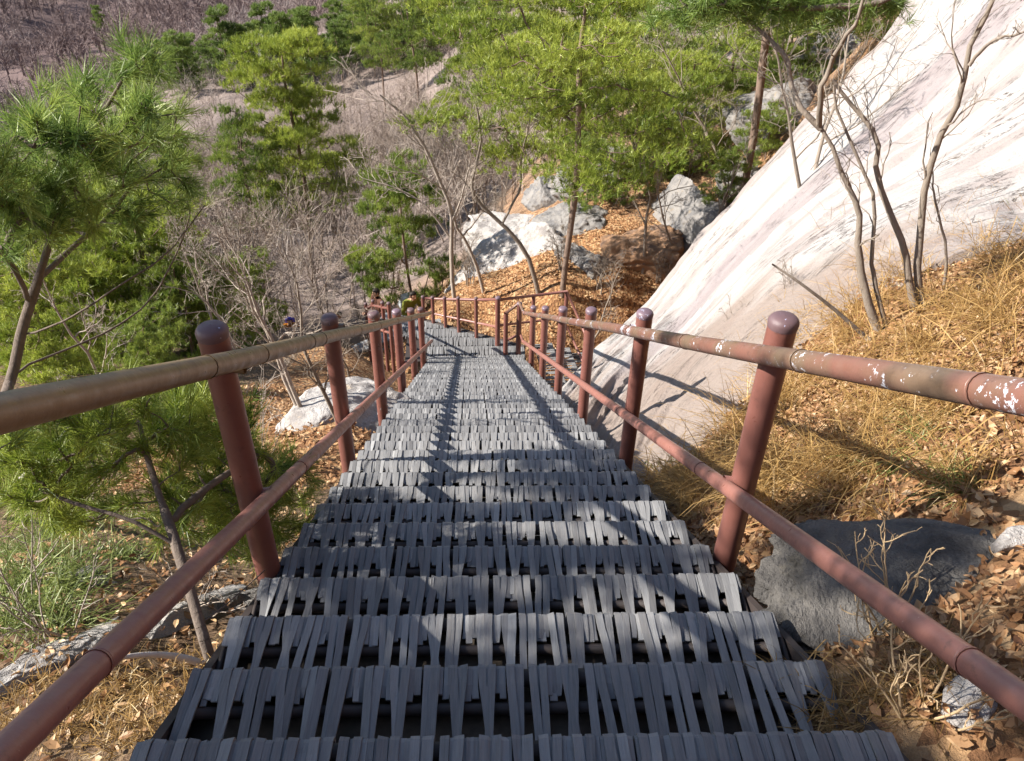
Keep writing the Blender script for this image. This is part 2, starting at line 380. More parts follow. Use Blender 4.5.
def hit(px, py, d0=.8, d1=900.):
    """where the line of sight through a pixel meets the ground sheet"""
    D = np.geomspace(d0, d1, 900); r = ray(px, py); r = r/np.hypot(r[0], r[1]); P = r[None]*D[:, None]; P[:, 2] += H
    g = P[:, 2] - ground(P[:, 0], P[:, 1]); k = np.argmax(g < 0)
    if g[k] >= 0: k = len(D) - 1
    p = P[k]; p[2] = ground(p[0], p[1]); return p
def dist(p): return math.hypot(p[0], p[1])

# ground sheet
az = np.concatenate([np.radians(np.linspace(-42, 48, 560)), np.radians(np.linspace(48, 318, 130))[1:-1]])
rr = np.concatenate([[.02, .2], np.geomspace(.4, 1500, 430)])
AZ, RR = np.meshgrid(az, rr, indexing='ij'); GX = RR*np.sin(AZ); GY = RR*np.cos(AZ); GZ = ground(GX, GY)
na, nr = GX.shape
ia = np.arange(na); idx = np.arange(na*nr).reshape(na, nr); nx = np.roll(idx, -1, 0)
quads = np.stack([idx[:, :-1], idx[:, 1:], nx[:, 1:], nx[:, :-1]], -1).reshape(-1, 4)[:, ::-1]
qx, qy, _d = proj(np.stack([GX, GY, GZ], -1))
litter = np.clip(.75 + .6*fbm2(GX*.8, GY*.8, 4, 1.), 0, 1)*(np.clip(GX*.8 - .1, .15, 1))
litter = np.maximum(litter, np.clip((RR - 11.5)/2, 0, 1)*np.clip((25 - RR)/3, 0, 1)*np.clip((GX + 1.6)/1.2, 0, 1)*np.clip((10 - GX)/2, 0, 1)*np.clip(.8 + .8*fbm2(GX*.5, GY*.5, 3, 6.), 0, 1))
litter = np.maximum(litter, ((GX < -.6) & (GX > -3) & (GY > 5))*.8)
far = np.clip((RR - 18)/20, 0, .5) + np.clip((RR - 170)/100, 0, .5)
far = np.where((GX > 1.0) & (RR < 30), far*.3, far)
mb = MB(); mb.add(np.stack([GX, GY, GZ], -1), quads)
gr = mb.build('ground', M_GROUND, uv={'litter': litter.ravel(), 'far': far.ravel()}); tag(gr, kind='structure')

# slab mesh with skirts
mb = MB(); idx = np.arange(NU*NV).reshape(NU, NV)
q = np.stack([idx[:-1, :-1], idx[1:, :-1], idx[1:, 1:], idx[:-1, 1:]], -1).reshape(-1, 4)
V = slabP.reshape(-1, 3); loop = np.concatenate([idx[0, :], idx[1:, -1], idx[-1, -2::-1], idx[-2:0:-1, 0]])
low = V[loop].copy(); low[:, 2] -= 1.6
VV = np.concatenate([V, low]); li = len(V) + np.arange(len(loop))
sk = np.stack([loop, np.roll(loop, -1), np.roll(li, -1), li], -1)
if np.cross(slabP[60, 100] - slabP[59, 100], slabP[59, 101] - slabP[59, 100])[2] < 0: q = q[:, ::-1]; sk = sk[:, ::-1]
mb.add(VV, q); mb.f.append(sk); mb.mi.append(np.zeros(len(sk)))
slab = mb.build('granite_slab', M_SLAB, uv={'su': np.concatenate([su.ravel(), su.ravel()[loop]]), 'sv': np.concatenate([sv.ravel(), sv.ravel()[loop]])})
tag(slab, 'huge bare pale granite slab with grey streaks rising to the right of the stairs', 'rock slab')
SLAB_XY = np.concatenate([slabP[8, :, :2], slabP[-16, ::-1, :2]])
def inpoly(x, y, poly):
    x = np.asarray(x); y = np.asarray(y); c = np.zeros(x.shape, bool); a = poly; b = np.roll(poly, -1, 0)
    for (x0, y0), (x1, y1) in zip(a, b):
        if y0 == y1: continue
        k = ((y0 > y) != (y1 > y)) & (x < (x1 - x0)*(y - y0)/(y1 - y0) + x0); c ^= k
    return c

# ------------------------------------------------------------------ rocks
def rock(name, loc, size, seed, m, label, rz=0., tilt=(0., 0.), cuts=9, rough=.10, cut=(.55, .85), cat='rock', sub=6, group=None):
    bm = bmesh.new(); bmesh.ops.create_icosphere(bm, subdivisions=sub, radius=1.)
    v = np.array([w.co[:] for w in bm.verts]); f = np.array([[w.index for w in t.verts] for t in bm.faces]); bm.free()
    rg = np.random.default_rng(seed)
    for k in range(cuts):
        n = nrm(rg.normal(size=3)); d = rg.uniform(*cut); e = np.maximum(v@n - d, 0); v = v - e[:, None]*n*.93
    v = v*(1 + rough*1.6*fbm(v*1.6 + seed, 5)[:, None] + rough*.5*np.abs(fbm(v*4.5 + seed*2, 4))[:, None] - rough*.55*np.clip(1 - 7*np.abs(fbm(v*np.array((1.3, 1.3, 2.6)) + seed*3, 4)), 0, 1)[:, None] + .022*fbm(v*13 + seed, 3)[:, None])
    M = Matrix.Rotation(rz, 3, 'Z')@Matrix.Rotation(tilt[0], 3, 'X')@Matrix.Rotation(tilt[1], 3, 'Y')
    v = (v*np.array(size))@np.array(M).T
    mb = MB(); mb.add(v, f); o = mb.build(name, m); o.location = loc; tag(o, label, cat, group); return o
_e = hit(235, 600) - hit(0, 705); LEDGE_RZ = math.atan2(_e[1], _e[0])
def along(a, b):
    d = b - a; L = float(np.linalg.norm(d)); return math.atan2(d[1], d[0]), -math.asin(d[2]/L), L
LA = along(hit(-20, 712), hit(125, 622)); LB = along(hit(120, 640), hit(235, 598))
def lift(p, dz): return (float(p[0]), float(p[1]), float(p[2] + dz))
rock('boulder', lift(hit(968, 585), -.07), (.66, .40, .10), 3, M_ROCKD, 'long low grey boulder in the dry grass beside the right post', -.25, (.12, -.1), 13, .16)
rock('stone', lift(hit(1018, 545), .0), (.10, .06, .055), 5, M_ROCKW, 'small pale rounded stone at the right edge on dead leaves', .3, (0, 0), 4, .07, sub=5)
rock('stone', lift(hit(968, 702), .0), (.10, .06, .05), 6, M_ROCKW, 'small whitish stone half buried below the right handrail', .8, (0, .1), 6, .1, sub=5)
rock('rock_ledge', lift((hit(235, 598) + hit(120, 640))/2, -.03), (LB[2]*.7, .15, .11), 11, M_ROCKW, 'flat-topped white rock ledge below the left handrail', LB[0], (.1, LB[1]), 12, .10)
rock('rock_ledge', lift((hit(125, 622) + hit(-20, 712))/2, -.02), (LA[2]*.62, .15, .085), 15, M_ROCKW, 'sunlit white ledge edge running into the lower left corner', LA[0], (.12, LA[1]), 7, .12)
rock('rock_ledge', lift(hit(228, 608), -.16), (.45, .25, .22), 12, M_ROCK, 'shadowed grey ledge behind the small pine trunk', .5, (.0, .1), 12, .12)
rock('rock_ledge', lift(hit(70, 590), -.09), (.22, .15, .12), 14, M_ROCKW, 'white stone among green sedge at the left', .9, (.1, 0), 10, .12, sub=5)
rock('boulder', lift(hit(322, 412), -.30), (.95, 1.05, .45), 21, M_ROCKW, 'broad pale boulder behind the second left post', .3, (-.25, -.15), 10, .09)
rock('boulder', lift(hit(395, 345), -.3), (.8, .8, .5), 22, M_ROCKW, 'pale boulder among stems beyond the left railing', .8, (-.2, 0), 9, .1)
rock('outcrop', lift(hit(498, 262), -.8), (2.6, 2.6, 2.3), 31, M_ROCKW, 'pale sloping rock face behind the landing trees', .9, (-.35, .5), 12, .10, cut=(.38, .66))
rock('outcrop', lift(hit(528, 222), -.7), (1.9, 1.9, 1.5), 42, M_ROCKW, 'upper pale rock face seen through the leaning bare tree', .4, (-.4, .45), 12, .12, cut=(.4, .7))
rock('outcrop', lift(hit(560, 196), -.4), (1.3, 1.2, 1.0), 43, M_ROCK, 'grey fissured block under the big bright pine crown', 1.3, (-.3, .1), 12, .16, cut=(.42, .75))
rock('outcrop', lift(hit(632, 250), -.5), (1.6, 1.5, 1.3), 39, M_ROCKO, 'rugged reddish brown outcrop above the leaf-covered bank', .3, (-.3, .1), 14, .2, cut=(.42, .75))
rock('outcrop', lift(hit(590, 262), -.4), (.9, .9, 1.1), 40, M_ROCK, 'grey broken block beside the reddish brown outcrop', 1.1, (-.2, -.1), 12, .18, cut=(.42, .75))
rock('outcrop', lift(hit(575, 225), -.3), (1.2, 1.0, .9), 32, M_ROCK, 'grey fissured outcrop left of the orange leaf bank', .2, (-.3, .1), 14, .13)
rock('outcrop', lift(hit(694, 232), -.3), (1.5, 1.5, 1.7), 33, M_ROCK, 'grey cracked outcrop between the orange bank and the granite slab', 1.0, (-.2, .25), 15, .18, cut=(.42, .75))
rock('outcrop', lift(hit(610, 178), -.1), (1.6, 1.2, .9), 34, M_ROCK, 'grey ledge above the orange leaf bank under pines', .1, (-.2, 0), 14, .14)
rock('outcrop', lift(hit(700, 120), -.2), (1.3, 1.2, .9), 35, M_ROCK, 'mossy grey boulder among pine branches left of the red trunk', .7, (-.1, .1), 12, .13)
rock('outcrop', lift(hit(790, 120), -.1), (1.8, 1.4, 1.1), 36, M_ROCK, 'grey stacked rock wall above the slab edge', .4, (0, .1), 15, .14)
rock('outcrop', lift(hit(830, 60), -.1), (1.4, 1.2, 1.0), 37, M_ROCK, 'upper grey boulder beside the slab near the top edge', 1.4, (0, .1), 13, .13)
rock('outcrop', lift(hit(745, 185), -.2), (1.1, 1.0, .8), 38, M_ROCK, 'grey block behind the red pine trunk base', .9, (.1, .1), 14, .13)
rock('far_rock', lift(hit(266, 78), 2.6), (2.6, 2.2, 2.9), 41, M_ROCKW, 'lone white rock standing among pines on the distant spur', .5, (0, .5), 8, .1)

# ------------------------------------------------------------------ staircase
RUN, YN0, NLx, NRx = .3104, 1.3142, -.754, .943
def make_mat(x0, x1, run, seed, dense=False, ylim=None):
    """woven belt mat: nosing at y=0, back at y=-run, walking surface z=0"""
    g = np.random.default_rng(seed); mb = MB(); w = x1 - x0
    pitch = .0725; n = max(2, int(round(w/pitch))); pitch = w/n
    def strip(path, wd, tone):
        path = np.asarray(path, float); K = len(path)
        T = np.gradient(path, axis=0); T[:, 0] = 0; T = nrm(T); Nn = np.cross(np.array([1., 0, 0])[None], T); Nn = nrm(Nn)
        th = .0065; hx = np.array([wd/2, 0, 0])
        tl = g.normal()*.0012
        a = path - hx + Nn*(th/2 + tl); b = path + hx + Nn*(th/2 - tl); c = path + hx - Nn*(th/2 + tl); d = path - hx - Nn*(th/2 - tl)
        V = np.stack([a, b, c, d], 1); i = np.arange(K*4).reshape(K, 4)
        q = np.stack([i[:-1], np.roll(i[:-1], -1, 1), np.roll(i[1:], -1, 1), i[1:]], -1).reshape(-1, 4)
        mb.add(V, np.concatenate([q, i[:1, ::-1], i[-1:]]), tone)
    def lim(p):
        p = np.array(p, float)
        if ylim is not None: p[:, 1] = np.minimum(p[:, 1], ylim(p[:, 0]))
        return p
    def long_belt(uj, dx, wd):
        dx = np.clip(uj + dx, x0 + .012, x1 - .012) - uj
        z = g.uniform(-.002, .003); bow = g.normal()*.005
        strip(lim([(uj, .010, -.060), (uj, .014, -.020), (uj, .010, -.004), (uj, 0, z), (uj + dx*.12, -.05, z + .002), (uj + dx*.42 + bow*.6, -.115, z), (uj + dx*.75 + bow, -.2, z - .003), (uj + dx, -run + .012, z - .002), (uj + dx, -run + .004, -.02), (uj + dx, -run + .006, -.06)]), wd, np.clip(g.normal(.5, .25), 0, 1))
    def short_belt(uj, wd):
        if uj < x0 + .006 or uj > x1 - .006: return
        L = g.uniform(.070, .098) if not dense else g.uniform(.24, .295); z = g.uniform(-.005, -.001)
        strip(lim([(uj, .007, -.055), (uj, .010, -.018), (uj, .006, -.006), (uj, -.003, z), (uj, -.05, z), (uj + g.normal()*.003, -L, z - g.uniform(.0, .010))]), wd, np.clip(g.normal(.55, .27), 0, 1))
    for k in range(n):
        u = x0 + pitch*(k + .5); inward = -1 if u > (x0 + x1)/2 + g.normal()*.3 else 1
        if g.random() < .10: inward = -inward
        us = u + inward*.019 + g.normal()*.002; ul = us - inward*.0275 + g.normal()*.003
        long_belt(us, -inward*g.uniform(.0, .014) + g.normal()*.004, g.uniform(.020, .0262))
        long_belt(ul, inward*(g.uniform(.008, .030) if g.random() < .85 else -.014), g.uniform(.019, .0255))
        short_belt((us + ul)/2 + g.normal()*.001, g.uniform(.008, .014))
        for q in ((-.038, -.024) if inward > 0 else (.038, .024)) if not dense else (-.039, -.026, .026, .038): short_belt(u + q + g.normal()*.002, g.uniform(.014, .020))
    return mb
stair = empty('staircase'); tag(stair, 'steep flight of steps woven from black rubber belts going down to the landing', 'staircase')
variants = []
for k in range(7): variants.append(make_mat(NLx, NRx, RUN, 100 + k).build('tread', M_RUB, None, False, link=False).data)
NST = 40; K0 = -4
skew = -.075/1.8
def frame_mb():
    mb = MB()
    for (y, z, r) in ((-.012, -.030, .024), (-.105, -.024, .016), (-RUN + .03, -.030, .022)):
        tubes(mb, [(NLx + .01, y, z), (0, y, z), (NRx - .01, y, z)], np.full(3, r), 8, .2, True)
    box(mb, (NLx + .014, -RUN + .01, -.078), (NRx - .016, -.02, -.058), .0, 1)
    for x in (NLx, NRx - .012): box(mb, (x, -RUN - .0, -.085), (x + .012, .0, -.012), .2)
    return mb
fr_me = frame_mb().build('step_frame', [M_STEEL, M_DIRT], None, True, link=False).data
for i in range(NST):
    k = K0 + i; y = YN0 + RUN*k
    o = bpy.data.objects.new('tread', variants[(i*5 + (i//7)) % 7]); COL.objects.link(o); o.parent = stair
    o.location = (0, y, -S*y); o.rotation_euler = (R.normal()*.008, R.normal()*.003, skew*.55)
    f_ = bpy.data.objects.new('step_frame', fr_me); COL.objects.link(f_); f_.parent = o
yb = YN0 + RUN*(K0 - 1); ye = YN0 + RUN*(K0 + NST) - .15
for x in (NLx - .03, NRx + .006):
    mb = MB(); t = .024; a0, a1 = (yb, -S*yb - .08), (ye, -S*ye - .08); dz = .17
    v = [(x, a0[0], a0[1] - dz), (x + t, a0[0], a0[1] - dz), (x + t, a0[0], a0[1]), (x, a0[0], a0[1]), (x, a1[0], a1[1] - dz), (x + t, a1[0], a1[1] - dz), (x + t, a1[0], a1[1]), (x, a1[0], a1[1])]
    mb.add(v, [(0, 1, 2, 3), (7, 6, 5, 4), (0, 4, 5, 1), (1, 5, 6, 2), (2, 6, 7, 3), (3, 7, 4, 0)], .3)
    mb.build('stringer', M_STEEL, stair, False)
# landing
LZ = -7.425; LY0 = YN0 + RUN*(K0 + NST - 1) + .02
land = empty('landing', (0, 0, 0)); tag(land, 'level landing of woven black belts where the stairs turn', 'landing')
fL, fR = np.array((-.80, 13.70)), np.array((.99, 12.80))
row = 0; y = LY0 + RUN
while y < 14.2:
    # right limit by the diagonal far edge
    xr = NRx + .05 if y - RUN < 12.80 else fR[0] + (fL[0] - fR[0])*(y - RUN - fR[1])/(fL[1] - fR[1])
    xr = min(xr, NRx + .05); xl = NLx - .06 - .9*max(0, y - 13.0)
    if xr - xl < .15: break
    o = make_mat(xl, xr, RUN, 300 + row, row > 0, lambda x, y=y: fR[1] + (fL[1] - fR[1])*(x - fR[0])/(fL[0] - fR[0]) - .02 - y).build('mat_row', M_RUB, land, False); o.location = (0, y, LZ + R.normal()*.002)
    y += RUN; row += 1
mb = MB(); e0, e1 = np.array((1.01, 12.42, 0.)), np.array((1.01, 12.83, 0.)); e2 = np.array((-1.22, 13.95, 0.)); e3 = np.array((-1.22, 12.42, 0.))
ring = [e0, e1, e2, e3]
top = [p + (0, 0, LZ - .05) for p in ring]; bot = [p + (0, 0, LZ - .16) for p in ring]
mb.add(np.array(top + bot), [(0, 1, 2, 3), (7, 6, 5, 4)] + [(i, i + 4, (i + 1) % 4 + 4, (i + 1) % 4) for i in range(4)], .2)
mb.build('deck_frame', M_STEEL, land, False)
mb = MB(); P_ = np.array([(1.0, 12.79, LZ - .02), (.1, 13.255, LZ - .02), (-.8, 13.72, LZ - .02), (-1.2, 13.93, LZ - .02)]); tubes(mb, P_, np.full(4, .045), 8, .2, True); mb.build('edge_beam', M_STEEL, land)

# ------------------------------------------------------------------ railings
def post_mb(h, r, below):
    mb = MB(); tubes(mb, [(0, 0, -below), (0, 0, 0), (0, 0, h*.5), (0, 0, h - .02)], np.full(4, r), 18, .5); return mb
def cap_mb(h, r):
    mb = MB(); pr = [(r + .001, -.035), (r + .003, -.014), (r*.96, -.004), (r*.80, .003), (r*.45, .007), (.001, .009)]
    th = np.arange(18)*2*PI/18; V = [(a*math.cos(t), a*math.sin(t), h + z) for a, z in pr for t in th]
    i = np.arange(len(pr)*18).reshape(len(pr), 18); q = np.stack([i[:-1], np.roll(i[:-1], -1, 1), np.roll(i[1:], -1, 1), i[1:]], -1).reshape(-1, 4)
    mb.add(V, q); return mb
PR_ = .0475
pm = {}
def post(parent, loc, h=1.05, r=PR_, below=.75, capm=None, lean=(0, 0)):
    key = (round(h, 3), r, below)
    if key not in pm:
        pm[key] = (post_mb(h, r, below).build('post', M_POST, None, link=False).data, {})
    me, caps = pm[key]
    o = bpy.data.objects.new('post', me); COL.objects.link(o); o.parent = parent; o.location = loc; o.rotation_euler = (lean[0], lean[1], R.uniform(0, 6))
    if capm:
        if capm.name not in caps: caps[capm.name] = cap_mb(h, r).build('cap', capm, None, link=False).data
        c = bpy.data.objects.new('cap', caps[capm.name]); COL.objects.link(c); c.parent = o
    return o
def rail(parent, name, pts_, r, m, n=60, rings=(), posts=(), px_=0.):
    mb = MB(); P_ = resample(pts_, n) if n else np.asarray(pts_, float); tubes(mb, P_, np.full(len(P_), r), 16, .5, True)
    for t in rings:
        k = int(t*(len(P_) - 2)); p, d = P_[k], nrm(P_[k + 1] - P_[k]); tubes(mb, [p - d*.004, p, p + d*.004], np.full(3, r + .0022), 16, .5, True)
    for (x_, y_) in posts:
        k = int(np.argmin(np.abs(P_[:, 1] - y_))); q = P_[k]; tubes(mb, [(x_, y_, q[2]), ((x_ + q[0])/2, y_, q[2]), (q[0], y_, q[2])], np.array([.027, .021, .026]), 10, .5)
    return mb.build(name, m, parent)
XL, XR, Y0, SP, HP = -.796, 1.008, 2.171, 1.815, 1.05
lrail = empty('left_railing'); lrail.name = 'stair_railing'; tag(lrail, 'left pipe railing with bronze-worn top rail and reddish brown posts', 'railing', 'pipe railings along the main flight')
rrail = empty('stair_railing'); tag(rrail, 'right pipe railing with chipped red top rail beside the granite slab', 'railing', 'pipe railings along the main flight')
for k in range(-2, 7):
    y = Y0 + SP*k; h_ = HP if k < 6 else HP - .03
    if k < 6 or True:
        if y < 12.8: post(lrail, (XL, y, -S*y), HP, capm=M_CAPW if k == 3 else M_CAP)
for k in range(-2, 6):
    y = Y0 + .032 + SP*k
    if y < 12.4: post(rrail, (XR, y, -S*y + .01), HP, capm=M_CAP if k < 1 else M_CAPW)
yl = np.linspace(-1.8, 12.7, 16); off = PR_ + .030
rail(lrail, 'top_rail', [(XL + off, y, -S*y + .935 + .004*math.sin(y*2.1)) for y in yl], .0325, M_RAIL_L, 120, (.10, .255, .29, .34, .36, .44, .5, .6, .7, .8), [(XL, Y0 + SP*k) for k in range(-2, 6)])
rail(lrail, 'lower_rail', [(XL + off - .004, y, -S*y + .335) for y in yl], .029, M_LOW, 100, (.2, .31, .42, .53), [(XL, Y0 + SP*k) for k in range(-2, 6)])
yr = np.linspace(-1.8, 12.25, 16)
rail(rrail, 'top_rail', [(XR - off, y, -S*y + .925 + .004*math.sin(y*1.7)) for y in yr] , .0325, M_RAIL_R, 120, (.1, .22, .27, .345, .42, .5, .6, .7), [(XR, Y0 + .032 + SP*k) for k in range(-2, 6)])
rail(rrail, 'lower_rail', [(XR - off + .004, y, -S*y + .325) for y in yr], .029, M_LOW, 100, (.2, .31, .42), [(XR, Y0 + .032 + SP*k) for k in range(-2, 6)])
zt = -S*12.25
tp = onz(519.5, 303, zt + .93); tb = onz(506, 313, LZ + .88)
rail(rrail, 'return_rail', [(XR - off, 12.25, zt + .925), tp, tb], .028, M_RAIL_R, 0)
rail(rrail, 'return_rail', [(XR - off, 12.25, zt + .325), onz(520.5, 334, LZ + .40), onz(507, 340, LZ + .25)], .026, M_LOW, 0)
tp2 = np.array(tp); post(rrail, (float(tp2[0]), float(tp2[1]), LZ), 1.08, capm=M_CAPW); post(rrail, (float(tb[0]), float(tb[1]), LZ), .90, .042, capm=None)

# railing along the landing's far edge
frail = empty('landing_railing'); tag(frail, 'low-lying far railing along the outer edge of the landing', 'railing')
fp = [(497.5, 345, 297), (476.5, 337.6, 297.5), (459, 331.8, 297), (445.6, 327, 297), (433.5, 322.8, 296.5), (424, 320.0, 296)]
F3 = []; FT = []; FLW = []
for k, (px, py, pt) in enumerate(fp):
    p = onz(px, py, LZ); D = dist2 = math.hypot(p[0], p[1]); t = at(px, pt, D); lo = at(px, 327 - 14.5*(497 - px)/69, D); F3.append(p); FT.append(t - (0, 0, .05)); FLW.append(lo)
    post(frail, (float(p[0]), float(p[1]), LZ), float(t[2]) - LZ, .047 if k == 0 else .034, .9, capm=M_CAPW if k == 0 else M_CAP)
F3 = np.array(F3)
rail(frail, 'top_rail', np.array(FT), .026, M_POST, 0); rail(frail, 'lower_rail', np.array(FLW), .023, M_LOW, 0)
# second flight going down to the right from the landing
fl2 = empty('lower_flight'); tag(fl2, 'dark lower flight of belt steps below the right railing', 'staircase')
d2 = nrm(np.array((1.0, .10))); n2 = np.array((-d2[1], d2[0])); o2 = np.array((1.30, 12.55))
m2 = make_mat(-.78, .78, .36, 900).build('tread', M_RUB, None, False, link=False).data
for i in range(6):
    o = bpy.data.objects.new('tread', m2); COL.objects.link(o); o.parent = fl2
    c = o2 + d2*(.36*(i + 1)); o.location = (c[0], c[1], LZ - .30 - .14*i); o.rotation_euler = (0, 0, math.atan2(d2[1], d2[0]) - PI/2 + R.normal()*.01)
for s in (-.8, .8):
    mb = MB(); a = o2 + n2*s; b = a + d2*2.3; tubes(mb, [(a[0], a[1], LZ - .36), ((a[0] + b[0])/2, (a[1] + b[1])/2, LZ - .80), (b[0], b[1], LZ - 1.24)], np.full(3, .05), 8, .2, True); mb.build('stringer', M_STEEL, fl2)
r2 = empty('lower_railing'); tag(r2, 'brown railing bending down over the lower flight right of the landing', 'railing')
A = F3[0] + (0.02, 0.02, .97); B = at(567, 291.5, 13.6); Cc = at(593, 352, 12.9)
rail(r2, 'top_rail', [A, (A + B)/2, B], .027, M_POST, 0); rail(r2, 'end_rail', [B, (B + Cc)/2, Cc], .026, M_LOW, 0)
A2 = F3[0] + (0.02, 0.02, .42); B2 = at(562, 318, 13.6); rail(r2, 'lower_rail', [A2, (A2 + B2)/2, B2], .024, M_LOW, 0)
B3 = at(567, 326, 13.55); C3 = at(587, 371, 12.9); rail(r2, 'end_rail', [B3, (B3 + C3)/2, C3], .024, M_LOW, 0)
post(r2, (float(B[0]), float(B[1]), float(B[2]) - 1.0), 1.0, .04, 1.2)
mid = (A + B)/2; post(r2, (float(mid[0]), float(mid[1]), float(mid[2]) - .98), .98, .036, 1.2)
# third flight going down to the left, where the walkers are
fl3 = empty('lower_flight'); tag(fl3, 'flight going down to the left beyond the left railing, half hidden', 'staircase')
d3 = nrm(np.array((-.42, 1.0))); n3 = np.array((-d3[1], d3[0])); o3 = np.array((-1.05, 13.75)); m3 = make_mat(-.6, .6, .33, 901).build('tread', M_RUB, None, False, link=False).data
for i in range(10):
    o = bpy.data.objects.new('tread', m3); COL.objects.link(o); o.parent = fl3; c = o3 + d3*.33*(i + 1)
    o.location = (c[0], c[1], LZ - .05 - .24*(i + 1)); o.rotation_euler = (0, 0, math.atan2(d3[1], d3[0]) - PI/2)
r3 = empty('lower_railing'); tag(r3, 'tall slim brown posts and rail of the left lower flight', 'railing')
rp = []
for (pxa, pya, pxb, pyb, D) in ((372.6, 300, 378, 352, 13.6), (382.2, 301.6, 389, 365, 12.6), (388.5, 302.5, 393.6, 368, 12.2), (365.5, 303, 371, 350, 14.4)):
    a = at(pxa, pya, D); post(r3, (float(a[0]), float(a[1]), float(a[2]) - 1.6), 1.6, .034, .8, capm=M_CAP); rp.append(a)
rp = np.array(sorted(rp, key=lambda q: -q[1])); rail(r3, 'top_rail', rp - (0, 0, .12), .024, M_POST, 0); rail(r3, 'lower_rail', rp - (0, 0, .62), .022, M_LOW, 0)

# ------------------------------------------------------------------ vegetation generators
def colonise(nodes, parents, targets, g, up=.0):
    """attach every target to the nearest node already in the tree; returns nodes, parents"""
    nodes = [np.asarray(n, float) for n in nodes]; parents = list(parents); root = nodes[0]
    targets = sorted(targets, key=lambda t: min(np.linalg.norm(np.array(nodes) - t, axis=1)))
    for t in targets:
        A = np.array(nodes); d = np.linalg.norm(A - t, axis=1)
        pen = d + .35*np.maximum(0, A[:, 2] - t[2]) + .04*np.linalg.norm(A - root, axis=1)*up
        j = int(np.argmin(pen)); L = d[j]
        if L > .5*up + .1 or True:
            m = nodes[j]*.5 + t*.5 + g.normal(size=3)*L*.10 + np.array((0, 0, -.07*L)); nodes.append(m); parents.append(j); nodes.append(t); parents.append(len(nodes) - 2)
    return np.array(nodes), np.array(parents)
def wood(mb, nodes, parents, r_tip, r_root, n_trunk, sides=6, tone=.5, expo=.5):
    n = len(nodes); cnt = np.ones(n)
    for i in range(n - 1, 0, -1): cnt[parents[i]] += cnt[i]
    rad = r_tip*cnt**expo; rad *= 1; k = r_root/rad[0]
    if k < 1: rad = r_tip + (rad - r_tip)*(r_root - r_tip)/(rad[0] - r_tip)
    else: rad[:] = np.where(cnt > 6, r_tip + (rad - r_tip)*(r_root - r_tip)/(rad[0] - r_tip), rad)
    i = np.arange(1, n); pa = parents[1:]; gp = parents[pa]
    a, b = nodes[pa], nodes[i]; dirp = np.where((pa > 0)[:, None], nrm(a - nodes[np.maximum(gp, 0)]), nrm(b - a))
    L = np.linalg.norm(b - a, axis=1, keepdims=True)
    m1 = a + (dirp*.28 + nrm(b - a)*.72)*L*.35; m2 = a*.32 + b*.68
    ra = np.minimum(rad[pa], rad[i]*1.6); tubes(mb, np.stack([a, m1, m2, b], 1), np.stack([ra, ra*.75 + rad[i]*.25, ra*.3 + rad[i]*.7, rad[i]], 1), sides, tone)
    return rad
def tufts(mb, C, Dr, n, L, w, g, spread=.8, tone=None, tvar=.12):
    N = len(C); Dr = nrm(Dr); dd = nrm(Dr[:, None] + spread*g.normal(size=(N, n, 3)))
    t = (tone if tone is not None else np.full(N, .5))[:, None] + g.normal(size=(N, n))*tvar
    base = C[:, None] + dd*L*.08 + Dr[:, None]*g.uniform(-.35, .35, size=(N, n, 1))*L
    blades(mb, base.reshape(-1, 3), dd.reshape(-1, 3), (L*g.uniform(.7, 1.1, size=(N, n))).ravel(), np.full(N*n, w), np.clip(t, 0, 1).ravel())
